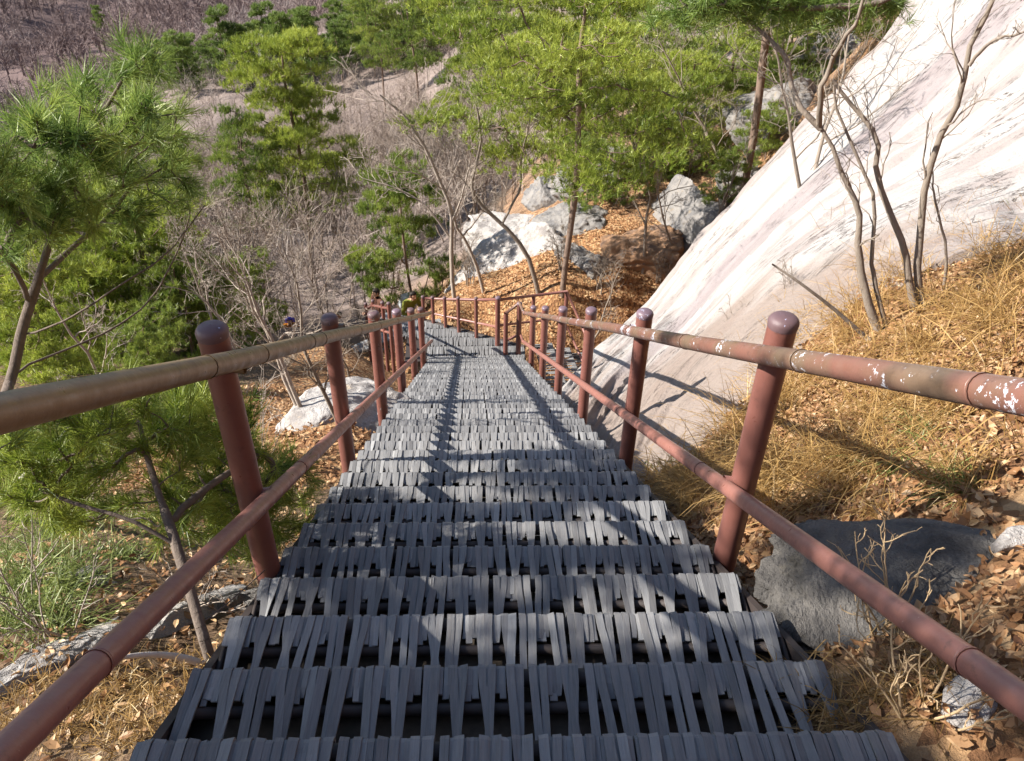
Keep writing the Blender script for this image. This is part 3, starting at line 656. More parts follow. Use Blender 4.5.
def make_pine(seed, h, Rc, cb=.42, npad=24, per=11, tuft=12, nb=13, L=.17, w=.013, m=None, flat=.28, lean=.1, label='', sides=6, skewx=0., name='pine_tree', bm_=None, top=.45):
    g = np.random.default_rng(seed); root = empty(name); tag(root, label, 'pine tree')
    n = 10; t = np.linspace(0, 1, n); ph = g.uniform(0, 6)
    tr = np.stack([lean*h*t**1.3*math.cos(ph) + .035*h*np.sin(t*5 + ph)*t, lean*h*t**1.3*math.sin(ph) + .035*h*np.cos(t*4 + ph)*t, t*h*.93], 1); tr[0, 2] = -.3
    nodes = list(tr); par = [0] + list(range(n - 1)); C = []; tn = []; Dr = []
    targets = []
    for k in range(npad):
        tz = cb + (1 - cb)*((k + g.uniform(0, 1))/npad); prof = min(1., (1 - tz)/(1 - cb)*(1 - top) + top)*min(1., .55 + (tz - cb)*4)
        a = k*2.399 + g.normal()*.4; rr_ = Rc*prof*math.sqrt(g.uniform(.05, 1)); i = min(n - 1, int(tz*n)); c = tr[i] + np.array((rr_*math.cos(a) + skewx*Rc, rr_*math.sin(a), 0)); c[2] = tz*h + g.normal()*.02*h
        pr = Rc*g.uniform(.34, .52)*(.7 + .3*prof); ptone = np.clip(g.normal(.5, .13), .15, .85)
        for j in range(per):
            aa = g.uniform(0, 2*PI); ra = math.sqrt(g.uniform(.02, 1)); q = np.array((math.cos(aa)*ra*pr, math.sin(aa)*ra*pr, (1 - ra*ra)*pr*flat*.8 + g.normal()*.03*pr)); tp_ = c + q; targets.append(tp_)
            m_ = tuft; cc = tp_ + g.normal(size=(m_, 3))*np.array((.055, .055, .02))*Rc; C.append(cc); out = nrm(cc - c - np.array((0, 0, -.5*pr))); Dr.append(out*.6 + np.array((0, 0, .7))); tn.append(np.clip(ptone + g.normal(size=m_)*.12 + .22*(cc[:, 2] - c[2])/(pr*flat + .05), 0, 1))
    nodes, par = colonise(nodes, par, targets, g, 1.)
    mb = MB(); wood(mb, nodes, par, .008*h/7, (.0095*h + .012), n, sides, .4); mb.build('trunk', bm_ or M_BARK_P, root)
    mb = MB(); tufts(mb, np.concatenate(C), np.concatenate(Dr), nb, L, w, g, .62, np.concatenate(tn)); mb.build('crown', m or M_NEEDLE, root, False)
    return root
def grow(P, Rr, g, nch, t0, t1, ln, ang, K, up=.3, wig=.10, rk=.55):
    N, Kp = P.shape[:2]; t = (t0 + (t1 - t0)*(np.arange(nch)[None] + g.uniform(0, 1, (N, nch)))/nch); idx = t*(Kp - 1); i = np.minimum(idx.astype(int), Kp - 2); f = (idx - i)[..., None]
    ar = np.arange(N)[:, None]; base = P[ar, i]*(1 - f) + P[ar, i + 1]*f; dirp = nrm(P[ar, i + 1] - P[ar, i]); plen = np.linalg.norm(np.diff(P, axis=1), axis=-1).sum(1)
    perp = nrm(np.cross(dirp, g.normal(size=dirp.shape))); a = (ang*g.uniform(.7, 1.3, (N, nch)))[..., None]
    d = nrm(dirp*np.cos(a) + perp*np.sin(a) + np.array((0, 0, up)))
    L = plen[:, None]*ln*g.uniform(.6, 1.15, (N, nch))*(1.1 - .55*t); r0 = (Rr[ar, i]*(1 - f[..., 0]) + Rr[ar, i + 1]*f[..., 0])*rk
    base = base.reshape(-1, 3); d = d.reshape(-1, 3); L = L.ravel(); r0 = r0.ravel(); Q = [base]; dd = d
    for k in range(1, K):
        dd = nrm(dd + wig*g.normal(size=dd.shape)*2 + np.array((0, 0, up*.12))); Q.append(Q[-1] + dd*(L/(K - 1))[:, None])
    Q = np.stack(Q, 1); tt = np.linspace(1, .35, K)[None]; return Q, r0[:, None]*tt
def bare_tree_mb(g, h, n1=9, n2=5, n3=4, n4=0, r0=.05, lean=.12, up=.35, multi=1, tone=.5, twig=.004, wig=.1, sides=(6, 4, 3, 3)):
    mb = MB(); tr = []
    for s in range(multi):
        K = 9; t = np.linspace(0, 1, K); ph = g.uniform(0, 6); l = lean*(1 + (multi > 1)*1.5); b0 = g.normal(size=2)*.06*(multi > 1)
        tr.append(np.stack([b0[0] + h*l*t*math.cos(ph) + np.cumsum(g.normal(size=K))*.018*h, b0[1] + h*l*t*math.sin(ph) + np.cumsum(g.normal(size=K))*.018*h, t*h - .15], 1))
    P0 = np.array(tr); R0 = np.broadcast_to(r0*(1 - .8*np.linspace(0, 1, 9))[None], P0.shape[:2]).copy()
    tubes(mb, P0, R0, sides[0], tone)
    P1, R1 = grow(P0, R0, g, n1, .28, .98, .48, .75, 7, up, wig); R1 = np.maximum(R1, twig); tubes(mb, P1, R1, sides[1], tone)
    P2, R2 = grow(P1, R1, g, n2, .2, 1., .5, .7, 5, up*.8, wig); R2 = np.maximum(R2, twig*.8); tubes(mb, P2, R2, sides[2], tone)
    mb2 = MB(); P3, R3 = grow(P2, R2, g, n3, .15, 1., .6, .6, 4, up*.6, wig); R3 = np.maximum(R3, twig*.55); tubes(mb2, P3, R3, 3, tone)
    if n4: P4, R4 = grow(P3, R3, g, n4, .2, 1., .6, .6, 3, up*.5, wig); tubes(mb2, P4, np.maximum(R4, twig*.45), 3, tone)
    return mb, mb2
def make_bare(name, label, seed, h, m, group=None, **k):
    g = np.random.default_rng(seed); a, b = bare_tree_mb(g, h, **k); root = empty(name); tag(root, label, 'bare tree', group)
    a.build('trunk', m, root); b.build('crown', m, root, False); return root

# ------------------------------------------------------------------ pines of the middle distance
def put_pine(root, px, py, D, crown_z, h, rz=None, s=1., label=None, copy=True):
    """stand a pine so that its crown centre (fraction crown_z of its height h) shows at the pixel"""
    p = at(px, py, D); zb = float(p[2]) - crown_z*h*s; zg = float(ground(p[0], p[1])); sz = s
    if zb > zg: sz = min(1.45*s, (float(p[2]) - zg)/(crown_z*h))          # taller trunk when the ground is lower
    loc = (float(p[0]), float(p[1]), min(zg, float(p[2]) - crown_z*h*sz)); rz = R.uniform(0, 6.28) if rz is None else rz
    if copy: return copy_tree(root, loc, rz, s, label, sz)
    root.location = loc; root.rotation_euler = (0, 0, rz); root.scale = (s, s, sz)
    if label: root['label'] = label
    return root
pA = make_pine(1, 7.5, 2.35, .26, 44, 16, 13, 14, .14, .014, M_NEEDLE_Y, .36, .07, top=.5)
put_pine(pA, 292, 118, 33, .66, 7.5, 2.4, 1.05, 'rounded bright yellow-green pine standing alone above the bare gully', copy=False)
pB = make_pine(2, 6.5, 2.5, .36, 26, 15, 13, 14, .14, .014, M_NEEDLE, .24, .10)
put_pine(pB, 250, 182, 31, .66, 6.5, .4, .72, 'darker green pine low in front of the rounded yellow-green pine', copy=False)
pC = make_pine(3, 6.6, 2.75, .40, 19, 24, 14, 14, .135, .013, M_NEEDLE_Y, .20, .06, skewx=-.18, top=.72)
b_ = hit(562, 296); pC.location = lift(b_, 0); pC.rotation_euler = (0, 0, .3); pC.scale = (.95, .95, .94); pC['label'] = 'big bright pine with reddish trunk behind the landing corner'
pD = make_pine(4, 5.5, 1.9, .22, 24, 15, 12, 14, .14, .0135, M_NEEDLE_Y, .34, .08)
put_pine(pD, 130, 285, 15, .66, 5.5, 1., .9, 'yellow-green pine behind the lower limbs of the near left pine', copy=False)
pE = make_pine(5, 8., 3.0, .5, 20, 22, 13, 14, .14, .014, M_NEEDLE, .17, .1, top=.7)
b_ = hit(738, 214); pE.location = lift(b_, 0); pE.rotation_euler = (0, 0, 2.6); pE['label'] = 'tall pine with straight reddish trunk just left of the granite slab'
pF = make_pine(6, 4.2, 1.6, .16, 22, 14, 12, 14, .13, .013, M_NEEDLE, .34, .08)
put_pine(pF, 408, 232, 19, .6, 4.2, 1., .85, 'low bright pine left of the bare branching tree by the landing', copy=False)
for (src, px, py, D, cz, h, s, lab) in (
    (pD, 45, 335, 12.5, .6, 5.5, .75, 'yellow-green pine crossed by the near pine trunk at the left edge'),
    (pB, 95, 215, 23, .66, 6.5, .9, 'green pine showing through the near pine branches'),
    (pF, 190, 335, 14, .55, 4.2, .75, 'dull green shrubby pine left of the first left post'),
    (pD, 30, 260, 19, .66, 5.5, .9, 'pale green pine behind the dark near pine at the left edge'),
    (pA, 85, 300, 15.5, .66, 7.5, .55, 'bright pine crossed by the forking near limbs'),
    (pF, 150, 380, 9.5, .5, 4.2, .4, 'young green pine under the left top rail'),
    (pD, 185, 275, 20, .6, 5.5, .75, 'green pine between the near pine tips and the bare gully'),
    (pF, 245, 300, 17, .55, 4.2, .5, 'small dark pine above the first left post cap'),
    (pF, 165, 160, 40, .55, 4.2, 1.1, 'small pine on the open grey slope left of the rounded pine'),
    (pA, 560, 40, 27, .74, 7.5, .85, 'pine crown high above the big bright pine'),
    (pE, 650, 50, 25, .78, 8., .6, 'spreading pine above the orange leaf bank'),
    (pC, 690, 95, 22.5, .74, 6.6, .70, 'pine left of the straight reddish trunk, pale undersides'),
    (pB, 800, 40, 25, .7, 6.5, .75, 'dark pine above the slab edge near the top'),
    (pB, 735, 25, 27, .7, 6.5, .85, 'pine whose crown meets the top edge left of the slab'),
    (pF, 590, 178, 19.5, .6, 4.2, .55, 'low pine bush on top of the grey ledge'),
    (pF, 770, 150, 20.5, .6, 4.2, .6, 'dark pine bush between trunk and slab edge'),
    (pF, 640, 160, 21, .6, 4.2, .55, 'thin pine bush above the orange leaves'),
    (pF, 730, 190, 18.5, .5, 4.2, .36, 'small dark pine sapling at the foot of the red trunk'),
    (pA, 470, 15, 48, .74, 7.5, .9, 'pine at the top edge left of the high crown'),
    (pA, 620, 5, 34, .74, 7.5, .9, 'pine touching the top edge at centre right'),
    (pE, 700, 45, 29, .78, 8., .62, 'flat-topped pine between the high crown and the slab edge'),
    (pE, 560, 75, 31, .78, 8., .7, 'layered pine glimpsed right of the big bright crown'),
    (pC, 850, 15, 29, .74, 6.6, .6, 'pine at the top edge just left of the slab'),
    (pE, 510, 25, 38, .78, 8., .8, 'layered pine at the top edge above the big bright crown'),
    (pA, 455, 120, 40, .66, 7.5, .5, 'small pine on the open slope left of the big bright pine'),
    (pD, 665, 130, 21.5, .6, 5.5, .5, 'low spreading pine over the grey ledge'),
    (pB, 415, 20, 70, .7, 6.5, 1.25, 'dark pine at the head of the pine spur'),
    (pB, 380, 32, 85, .7, 6.5, 1.3, 'second dark pine down the spur from its head')):
    put_pine(src, px, py, D, cz, h, None, s, lab)
pR = make_pine(8, 9., 3.0, .25, 26, 8, 9, 9, .42, .05, M_NEEDLE_D, .4, .05, label='dark green pine on the crest of the distant spur', sides=4); pR['group'] = 'pines along the distant spur'
pR2 = make_pine(9, 10., 2.7, .18, 28, 8, 8, 9, .42, .05, M_NEEDLE_D, .4, .04, label='dark green pine on the crest of the distant spur', sides=4, top=.2); pR2['group'] = 'pines along the distant spur'
first = True; spur = []
for k in range(46):
    px = 130 + 320*(k + R.uniform(-.4, .4))/46; f = max(0., (px - 140)/310); crest = 88 - 82*f**.75; py = crest + abs(R.normal())*9*(1 + f) + (0 if k % 3 else 16*f)
    src = pR if k % 2 else pR2; D = 118 + R.uniform(-10, 22) - 12*f
    if k < 2:
        put_pine(src, px, py, D, .55, 9.5, None, .9, copy=False)
    else: put_pine(src, px, py, D, .55, 9.5, None, R.uniform(.7, 1.1))
for (px, py, D, s) in ((95, 8, 360, .9), (330, 55, 120, .7), (500, 20, 95, .6), (440, 45, 100, .6), (60, 135, 120, .5)):
    o = put_pine(pR, px, py, D, .55, 9.5, None, s)
    if D > 300: o['label'] = 'lone green pine on the purple far hillside'; del o['group']

# ------------------------------------------------------------------ near pines
def px_pine(name, label, trunk_px, ells, seed, ntar, tpt, nneed, L, w, m, bm_, r0, extra=(), depth=(3.6, 4.8), rtip=.0035, spread=.75, nsides=7):
    g = np.random.default_rng(seed); root = empty(name); tag(root, label, 'pine tree')
    tr = np.array([p if len(p) == 3 and isinstance(p[0], np.floating) else at(*p) for p in trunk_px]); tr = resample(tr, 3*len(tr))
    nodes = list(tr); par = [0] + list(range(len(tr) - 1))
    for (start, pl) in extra:
        P_ = resample(np.array([at(*p) for p in pl]), 2*len(pl)); j = int(np.argmin(np.linalg.norm(tr - P_[0], axis=1))) if start else None
        for q in range(len(P_)): nodes.append(P_[q]); par.append(j if q == 0 else len(nodes) - 2)
    tg = []; wts = np.array([e[2]*e[3] for e in ells], float); wts /= wts.sum()
    for k in range(ntar):
        e = ells[g.choice(len(ells), p=wts)]; a = g.uniform(0, 2*PI); r_ = math.sqrt(g.uniform()); d0, d1 = e[4:6] if len(e) > 4 else depth
        tg.append(at(e[0] + e[2]*r_*math.cos(a), e[1] + e[3]*r_*math.sin(a), g.uniform(d0, d1)))
    n0 = len(nodes); nodes, par = colonise(nodes, par, tg, g, 1.)
    mb = MB(); wood(mb, nodes, par, rtip, r0, n0, nsides, .35, .48); mb.build('trunk', bm_, root)
    tip = nodes[n0 + 1::2]; tdir = nrm(tip - nodes[par[n0 + 1::2]])
    C = np.repeat(tip, tpt, 0); D_ = np.repeat(tdir, tpt, 0); D_ = nrm(D_ + .5*g.normal(size=D_.shape) + np.array((0, 0, .2))); C = C + D_*L*g.uniform(-.7, .7, (len(C), 1)) + g.normal(size=C.shape)*L*.12
    tn = np.repeat(np.clip(g.normal(.5, .2, len(tip)), 0, 1), tpt)
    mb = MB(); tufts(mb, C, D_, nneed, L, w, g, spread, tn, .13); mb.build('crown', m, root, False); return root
bl = hit(-30, 520)
px_pine('pine_tree', 'near dark green pine with long needles filling the left edge above the railing',
        [(-45, 500, dist(bl)*.98), (-12, 440, 3.75), (12, 375, 3.8), (22, 330, 3.85), (38, 280, 3.9), (52, 235, 3.95), (72, 180, 4.0), (100, 120, 4.1), (128, 70, 4.15)],
        [(62, 175, 78, 46), (120, 125, 62, 34), (14, 215, 45, 36), (133, 66, 16, 24, 4.0, 4.3), (168, 112, 18, 24), (52, 128, 40, 26), (5, 165, 30, 36), (168, 185, 26, 20, 4.0, 4.6), (95, 215, 40, 18)],
        51, 165, 4, 30, .12, .0042, M_NEEDLE_N, M_BARK_N, .024,
        extra=((True, [(20, 338, 3.85), (70, 318, 3.7), (120, 285, 3.7), (165, 255, 3.75), (205, 205, 3.8)]), (True, [(38, 280, 3.9), (75, 245, 4.2), (110, 215, 4.3), (135, 180, 4.3)]),
               (True, [(30, 300, 3.87), (10, 262, 3.8), (-10, 240, 3.7)]), (True, [(14, 370, 3.8), (60, 352, 4.1), (110, 330, 4.3), (150, 300, 4.4), (178, 250, 4.4), (190, 215, 4.4)])), depth=(3.5, 4.7), rtip=.0028, spread=.5)
bs = hit(214, 668)
ds = dist(bs)
px_pine('pine_tree', 'small bright pine growing below the left handrail beside the white ledge',
        [(214, 672, ds), (203, 635, ds + .06), (190, 590, ds + .18), (176, 545, ds + .32), (160, 497, ds + .5), (147, 455, ds + .65), (140, 425, ds + .75)],
        [(60, 445, 62, 42), (135, 420, 75, 30), (200, 435, 55, 40), (248, 480, 42, 40, 2.75, 3.3), (283, 498, 30, 40, 2.8, 3.25), (60, 500, 60, 30), (185, 505, 55, 28, 2.5, 3.1), (30, 470, 40, 40), (250, 535, 30, 22, 2.6, 3.0)],
        52, 270, 4, 32, .10, .0034, M_NEEDLE_Y, M_BARK_N, .019,
        extra=((True, [(200, 625, ds + .08), (235, 597, ds + .15), (265, 570, ds + .3)]), (True, [(176, 545, ds + .32), (130, 520, ds + .4), (80, 505, ds + .5), (40, 490, ds + .6)]), (True, [(168, 520, ds + .42), (215, 482, ds + .65), (255, 458, ds + .85)])),
        depth=(2.45, 3.4), rtip=.002, spread=.55)
mb = MB(); tubes(mb, resample(np.array([at(90, 664, ds - .05), at(140, 655, ds - .02), at(180, 657, ds), at(213, 668, ds + .0)]), 12), np.linspace(.006, .014, 12), 7, .8, True)
tag(mb.build('dead_branch', M_WHITEWOOD), 'short bleached stick at the foot of the small pine', 'branch')
mb = MB(); P_ = resample(np.array([at(-30, 535, 2.9), at(15, 488, 3.0), at(60, 440, 3.15), at(105, 395, 3.3), at(118, 372, 3.35)]), 16); tubes(mb, P_, np.linspace(.019, .008, 16), 8, .7, True)
tag(mb.build('dead_branch', M_WHITEWOOD), 'long pale diagonal branch passing under the left top rail', 'branch')
# the tree outside the frame on the left whose crown shades the first steps
def shade_pine(loc, h, seed, cells, label, r0=.11, path=()):
    g = np.random.default_rng(seed); root = empty('pine_tree', loc); tag(root, label, 'pine tree')
    tr = np.stack([.10*np.sin(np.linspace(0, 3, 9)), .1*np.cos(np.linspace(0, 4, 9)), np.linspace(-.4, h, 9)], 1); nodes = list(tr); par = [0] + list(range(8)); tg = []
    for q in path: nodes.append(np.array(q) - np.array(loc)); par.append(len(nodes) - 2)
    n_t = len(nodes)
    for (cx, cy, cz, rx, ry, rz_, n) in cells:
        for k in range(n): q = nrm(g.normal(size=3))*g.uniform()**.4; tg.append(np.array((cx + q[0]*rx - loc[0], cy + q[1]*ry - loc[1], cz + q[2]*rz_ - loc[2])))
    nodes, par = colonise(nodes, par, tg, g, 1.); mb = MB(); wood(mb, nodes, par, .005, r0, n_t, 6, .4, .5); mb.build('trunk', M_BARK_N, root)
    tip = nodes[n_t + 1::2]; C = np.repeat(tip, 6, 0) + g.normal(size=(len(tip)*6, 3))*.07; mb = MB(); tufts(mb, C, g.normal(size=C.shape) + np.array((0, 0, .8)), 36, .11, .0045, g, .8); mb.build('crown', M_NEEDLE_N, root, False); return root
SUN_EL, SUN_AZ = math.radians(35.5), math.radians(0)      # light comes from -x
sdir = np.array((-math.cos(SUN_EL), -.035, math.sin(SUN_EL))); sdir /= np.linalg.norm(sdir)
def above(x, y, z, t): return np.array((x, y, z)) + sdir*t
cells = []
for (x, y, t, rx, ry, n) in ((-.40, 1.15, 4.6, .55, .42, 110), (.35, .80, 4.9, .5, .35, 70), (-.2, 1.85, 5.0, .45, .18, 16), (.55, 1.35, 5.3, .35, .2, 16), (.1, 2.25, 5.2, .6, .14, 22), (.7, 2.2, 5.6, .35, .25, 8), (-.1, 2.8, 5.5, .65, .14, 26), (.6, 3.05, 5.8, .4, .14, 16), (.2, 3.55, 5.8, .6, .12, 16), (1.3, 1.5, 5.5, .4, .4, 20), (1.4, 2.6, 5.7, .35, .3, 8), (1.5, .9, 5.2, .5, .5, 34), (.8, 3.9, 6.0, .35, .15, 8), (1.75, 1.9, 6.2, .4, .22, 26), (1.6, 2.5, 6.2, .3, .16, 12), (2.2, 3.2, 6.5, .4, .1, 10), (-.6, 1.5, 4.6, .3, .3, 30), (-.1, 1.05, 4.6, .55, .25, 80), (-.5, .95, 4.5, .3, .3, 26)):
    c = above(x, y, -S*y, t); cells.append((c[0], c[1], c[2], rx, ry, .22, n))
shade_pine((-4.3, .4, float(ground(-4.3, .4))), 5.2, 61, cells, 'tall pine rising left of the stair head with boughs over the first steps')
gr_ = float(ground(5.6, 4.2))
bough = [tuple(at(690 + 26*k, 4 - 3*math.sin(k), 5.4 + .1*k)) + (.16, .12, .05, 7) for k in range(8)]
shade_pine((6.3, 4.3, gr_), 3.2, 62, bough, 'pine on the right bank whose dark bough hangs along the top edge', .02, [at(1080, -70, 5.9), at(1000, -55, 5.9), at(930, -22, 5.9), at(880, 2, 5.9), at(820, 8, 5.8), at(760, 8, 5.7)])

# ------------------------------------------------------------------ bare trees near the stairs (right bank)
def px_bare(name, label, lines, seed, r0, m, n2=7, n3=4, n4=2, ln=.34, leaves=0, twig=.0022, up=.25, t0=.35):
    g = np.random.default_rng(seed); root = empty(name); tag(root, label, 'bare tree'); mb = MB(); mb2 = MB()
    for (pl, rs) in lines:
        P_ = resample(np.array(pl), 14)[None].copy(); P_[:, 1:-1] += g.normal(size=(1, 12, 3))*.25*rs; R_ = np.linspace(rs, rs*.35, 14)[None]; tubes(mb, P_, R_, 8, .5)
        P2, R2 = grow(P_, R_, g, n2, t0, 1., ln, .75, 7, up, .14); R2 = np.maximum(R2*.62, twig); tubes(mb2, P2, R2, 5, .5)
        P3, R3 = grow(P2, R2, g, n3, .2, 1., .5, .7, 5, up, .14); tubes(mb2, P3, np.maximum(R3, twig*.7), 4, .5)
        if n4: P4, R4 = grow(P3, R3, g, n4, .2, 1., .5, .6, 4, up, .14); tubes(mb2, P4, np.maximum(R4, twig*.5), 3, .5)
    mb.build('trunk', m, root); mb2.build('crown', m, root, False)
    return root, (P3 if len(lines) else None)
def vline(pxs, D, up=0., dD=0.):
    n = len(pxs); out = [at(px, py, D + dD*i/(n - 1)) for i, (px, py) in enumerate(pxs)]; out[0] = out[0] + np.array((0, 0, -.08)); return out
D1 = dist(hit(886, 332)); D3 = dist(hit(923, 310)); D5 = dist(hit(946, 291))
px_bare('bare_tree', 'slender bare tree forking into a Y in front of the slab', [
    (vline([(886, 334), (865.5, 294), (860, 255), (858, 219), (845, 178), (821, 128)], D1), .033),
    ([at(821, 129, D1), at(800, 106, D1), at(790, 82, D1 + .1), at(786, 58, D1 + .1), at(759, 31, D1 + .2), at(729, 0, D1 + .3), at(715, -40, D1 + .3)], 0.020),
    ([at(819, 127, D1), at(821, 92, D1 - .1), at(830, 65, D1 - .1), at(845, 38, D1 - .2), at(862, 7, D1 - .2), at(868, -40, D1 - .2)], 0.020)], 71, .04, M_BARK_B, 5, 4, 2)
px_bare('bare_tree', 'thin curved bare stem sharing its foot with the Y-forked tree', [(vline([(893, 331), (876, 284), (871, 258), (876, 205), (858, 161), (838, 113), (834, 85)], D1 + .05), .018)], 72, .03, M_BARK_B, 5, 3, 2)
px_bare('bare_tree', 'bare tree bending left with a crook halfway, right of the forked one', [(vline([(923, 312), (910, 281), (905, 252), (893, 219), (879, 178), (877, 144), (865, 120), (848, 99), (833, 80)], D3), .028)], 73, .03, M_BARK_B, 5, 4, 2)
px_bare('bare_tree', 'tallest bare tree on the bank, curving right to the top edge', [
    (vline([(927, 308), (917, 277), (919, 250), (922, 212), (929, 168), (944, 130), (965, 85), (971, 41), (992, 3), (1000, -40)], D3 + .05), .030),
    ([at(969, 66, D3), at(980, 52, D3), at(996, 40, D3 - .1), at(1020, 33, D3 - .1), at(1060, 20, D3)], .012)], 74, .03, M_BARK_B, 8, 4, 2, .28)
px_bare('bare_tree', 'short thin sapling at the right of the bare tree group', [(vline([(946, 293), (946, 250), (934, 195), (933, 172)], D5), .013)], 75, .02, M_BARK_B, 5, 3, 1)
P_ = resample(np.array([at(869, 340, D1 - .1), at(835, 310, D1 - .2), at(800, 283, D1 - .3), at(772, 264, D1 - .3)]), 12); mb = MB(); tubes(mb, P_, np.linspace(.016, .006, 12), 7, .4, True)
tag(mb.build('dead_branch', M_BARK_B), 'fallen dark branch leaning over the slab left of the bare trees', 'branch')
# thin shrubs
def shrub(px, py, seed, h, m, label, n=7, tw=.0018, D=None):
    p = hit(px, py); g = np.random.default_rng(seed); lines = []
    for k in range(n):
        a = g.uniform(0, 6.28); d = np.array((math.cos(a)*.45, math.sin(a)*.45, 1.)); L = h*g.uniform(.6, 1.1)
        q = [p + g.normal(size=3)*.03 + np.array((0, 0, -.03))]
        for j in range(4): d = d + g.normal(size=3)*.2; q.append(q[-1] + nrm(d)*L/4)
        lines.append((q, .004))
    o, _ = px_bare('dry_shrub', label, lines, seed, .004, m, 4, 2, 0, .4, twig=tw, up=.15); o['category'] = 'shrub'; return o
M_STRAW = bark('straw_stems', (.30, .20, .11), (.50, .37, .22), 20)
shrub(880, 640, 81, .48, M_STRAW, 'straw-coloured twiggy shrub in front of the long grey boulder', 8)
shrub(850, 570, 82, .40, M_STRAW, 'thin pale twigs standing left of the long grey boulder', 5)
shrub(930, 720, 83, .40, M_STRAW, 'dry twig clump under the right lower rail at bottom right', 7)
shrub(790, 300, 84, .55, M_BARK_B, 'fine bare twigs on the slab beside the fallen branch', 6)
shrub(735, 330, 85, .5, M_BARK_B, 'sparse upright twigs beside the first right post cap', 5)
shrub(60, 640, 86, .5, M_BARK_L, 'leafless grey shrub at the left edge above the white ledge', 7)
shrub(190, 610, 87, .45, M_BARK_L, 'tangle of pale twigs beside the small pine trunk', 9)
shrub(20, 620, 88, .8, M_BARK_L, 'tall leafless shrub at the left edge among sedge', 6)
shrub(260, 470, 89, .9, M_BARK_L, 'grey twiggy shrub between the first two left posts', 9, .003)

# ------------------------------------------------------------------ bare trees around the landing and gully
fv = []
G1 = 'leafless trees filling the gully'
for k in range(6):
    fv.append(make_bare('bare_tree', 'slender grey-brown leafless tree in the thicket of the gully', 200 + k, 3.4 + .2*k, M_TWIG, G1, n1=10, n2=6, n3=5, r0=.035, twig=.008, multi=1 + (k % 2), up=.4))
spots = [
         (345, 452, .42, 'small bare tree beside the second left post', 'B'), (300, 420, .42, 'pale bare tree rising over the broad pale boulder', 'L'), (352, 395, .36, 'thin bare stems behind the third left post', 'B'), (225, 370, .45, 'tangled bare tree behind the first left post', 'L'), (640, 272, .7, 'thin bare tree on the orange leaf bank', 'B'), (735, 213, .8, 'leaning bare tree at the foot of the red pine trunk', 'B'),
         (585, 366, .5, 'dark crooked trunk beside the lower flight', 'B'), (680, 262, .55, 'fine bare sapling against the grey cracked outcrop', 'B'), (120, 420, .4, 'pale bare tree behind the small pine at left', 'L'), (800, 205, .55, 'bare shrub tree just over the slab edge', 'B')]
for i, (px, py, s, lab, kd) in enumerate(spots):
    o = make_bare('bare_tree', lab, 400 + i, 5.2*s, M_BARK_L if kd == 'L' else M_BARK_B, None, n1=9, n2=6, n3=5, n4=2 if s > .7 else (3 if s < .5 else 0), r0=.06*s, lean=.28 if 'lean' in lab else (.07 if s < .5 else .16), twig=.0045 if s > .5 else .0024, multi=1 + (i % 2), up=.25, wig=.13)
    o.location = lift(hit(px, py), 0); o.rotation_euler = (0, 0, R.uniform(0, 6))
px_bare('bare_tree', 'leaning bare tree between the landing and the white outcrop', [
    (vline([(541, 301), (528, 256), (504, 226), (477, 202), (472, 180), (480, 144), (477, 108)], 15.8), .055),
    ([at(502, 224, 15.8), at(519, 190, 15.9), at(521, 165, 16.0), at(526, 137, 16.1), at(531, 112, 16.2)], .028)], 91, .1, M_BARK_B, 9, 5, 3, .42, twig=.006)
px_bare('bare_tree', 'pale bare tree with branches sweeping up to the left of the big bright pine', [
    (vline([(455, 302), (452, 250), (451, 212), (436, 171), (418, 137), (401, 113), (380, 95)], 16.2), .05),
    ([at(451, 225, 16.2), at(462, 195, 16.1), at(470, 160, 16.0), at(468, 125, 16.0)], .026), ([at(452, 240, 16.2), at(425, 205, 16.3), at(395, 188, 16.4), at(362, 178, 16.5)], .026)], 92, .1, M_BARK_L, 10, 5, 3, .46, twig=.006)
px_bare('bare_tree', 'slim bare tree close right of the pale sweeping one', [
    (vline([(486, 301), (473, 256), (456, 226), (447, 195), (425, 154), (412, 120)], 16.6), .042), ([at(462, 237, 16.6), at(480, 215, 16.6), at(492, 190, 16.7)], .022)], 93, .1, M_BARK_L, 9, 5, 3, .46, twig=.006)
for i, (px, py, h_) in enumerate(((505, 205, 1.6), (490, 235, 1.4), (545, 180, 1.5), (470, 285, 1.2), (440, 290, 1.3), (600, 290, .9), (660, 285, .9), (560, 270, 1.0), (395, 305, 1.1), (365, 330, 1.0), (620, 180, 1.2), (690, 175, 1.2))):
    o = make_bare('dry_shrub', ('leafless shrub by the pale sloping rock face', 'leafless shrub low on the gully rim', 'leafless shrub on the leaf-covered bank')[0 if i < 3 else (1 if i in (3, 4, 8, 9) else 2)], 600 + i, h_, M_BARK_B, 'low leafless shrubs round the landing', n1=8, n2=5, n3=4, r0=.018, lean=.1, twig=.004, multi=4, up=.3, wig=.13)
    o['category'] = 'shrub'; o.location = lift(hit(px, py), 0)
used = False; cnt = 0; stuff_pts = []
def region_ok(qx, qy):
    return (qx < 560) & (qx > -60) & (qy > 20) & (qy < 348)
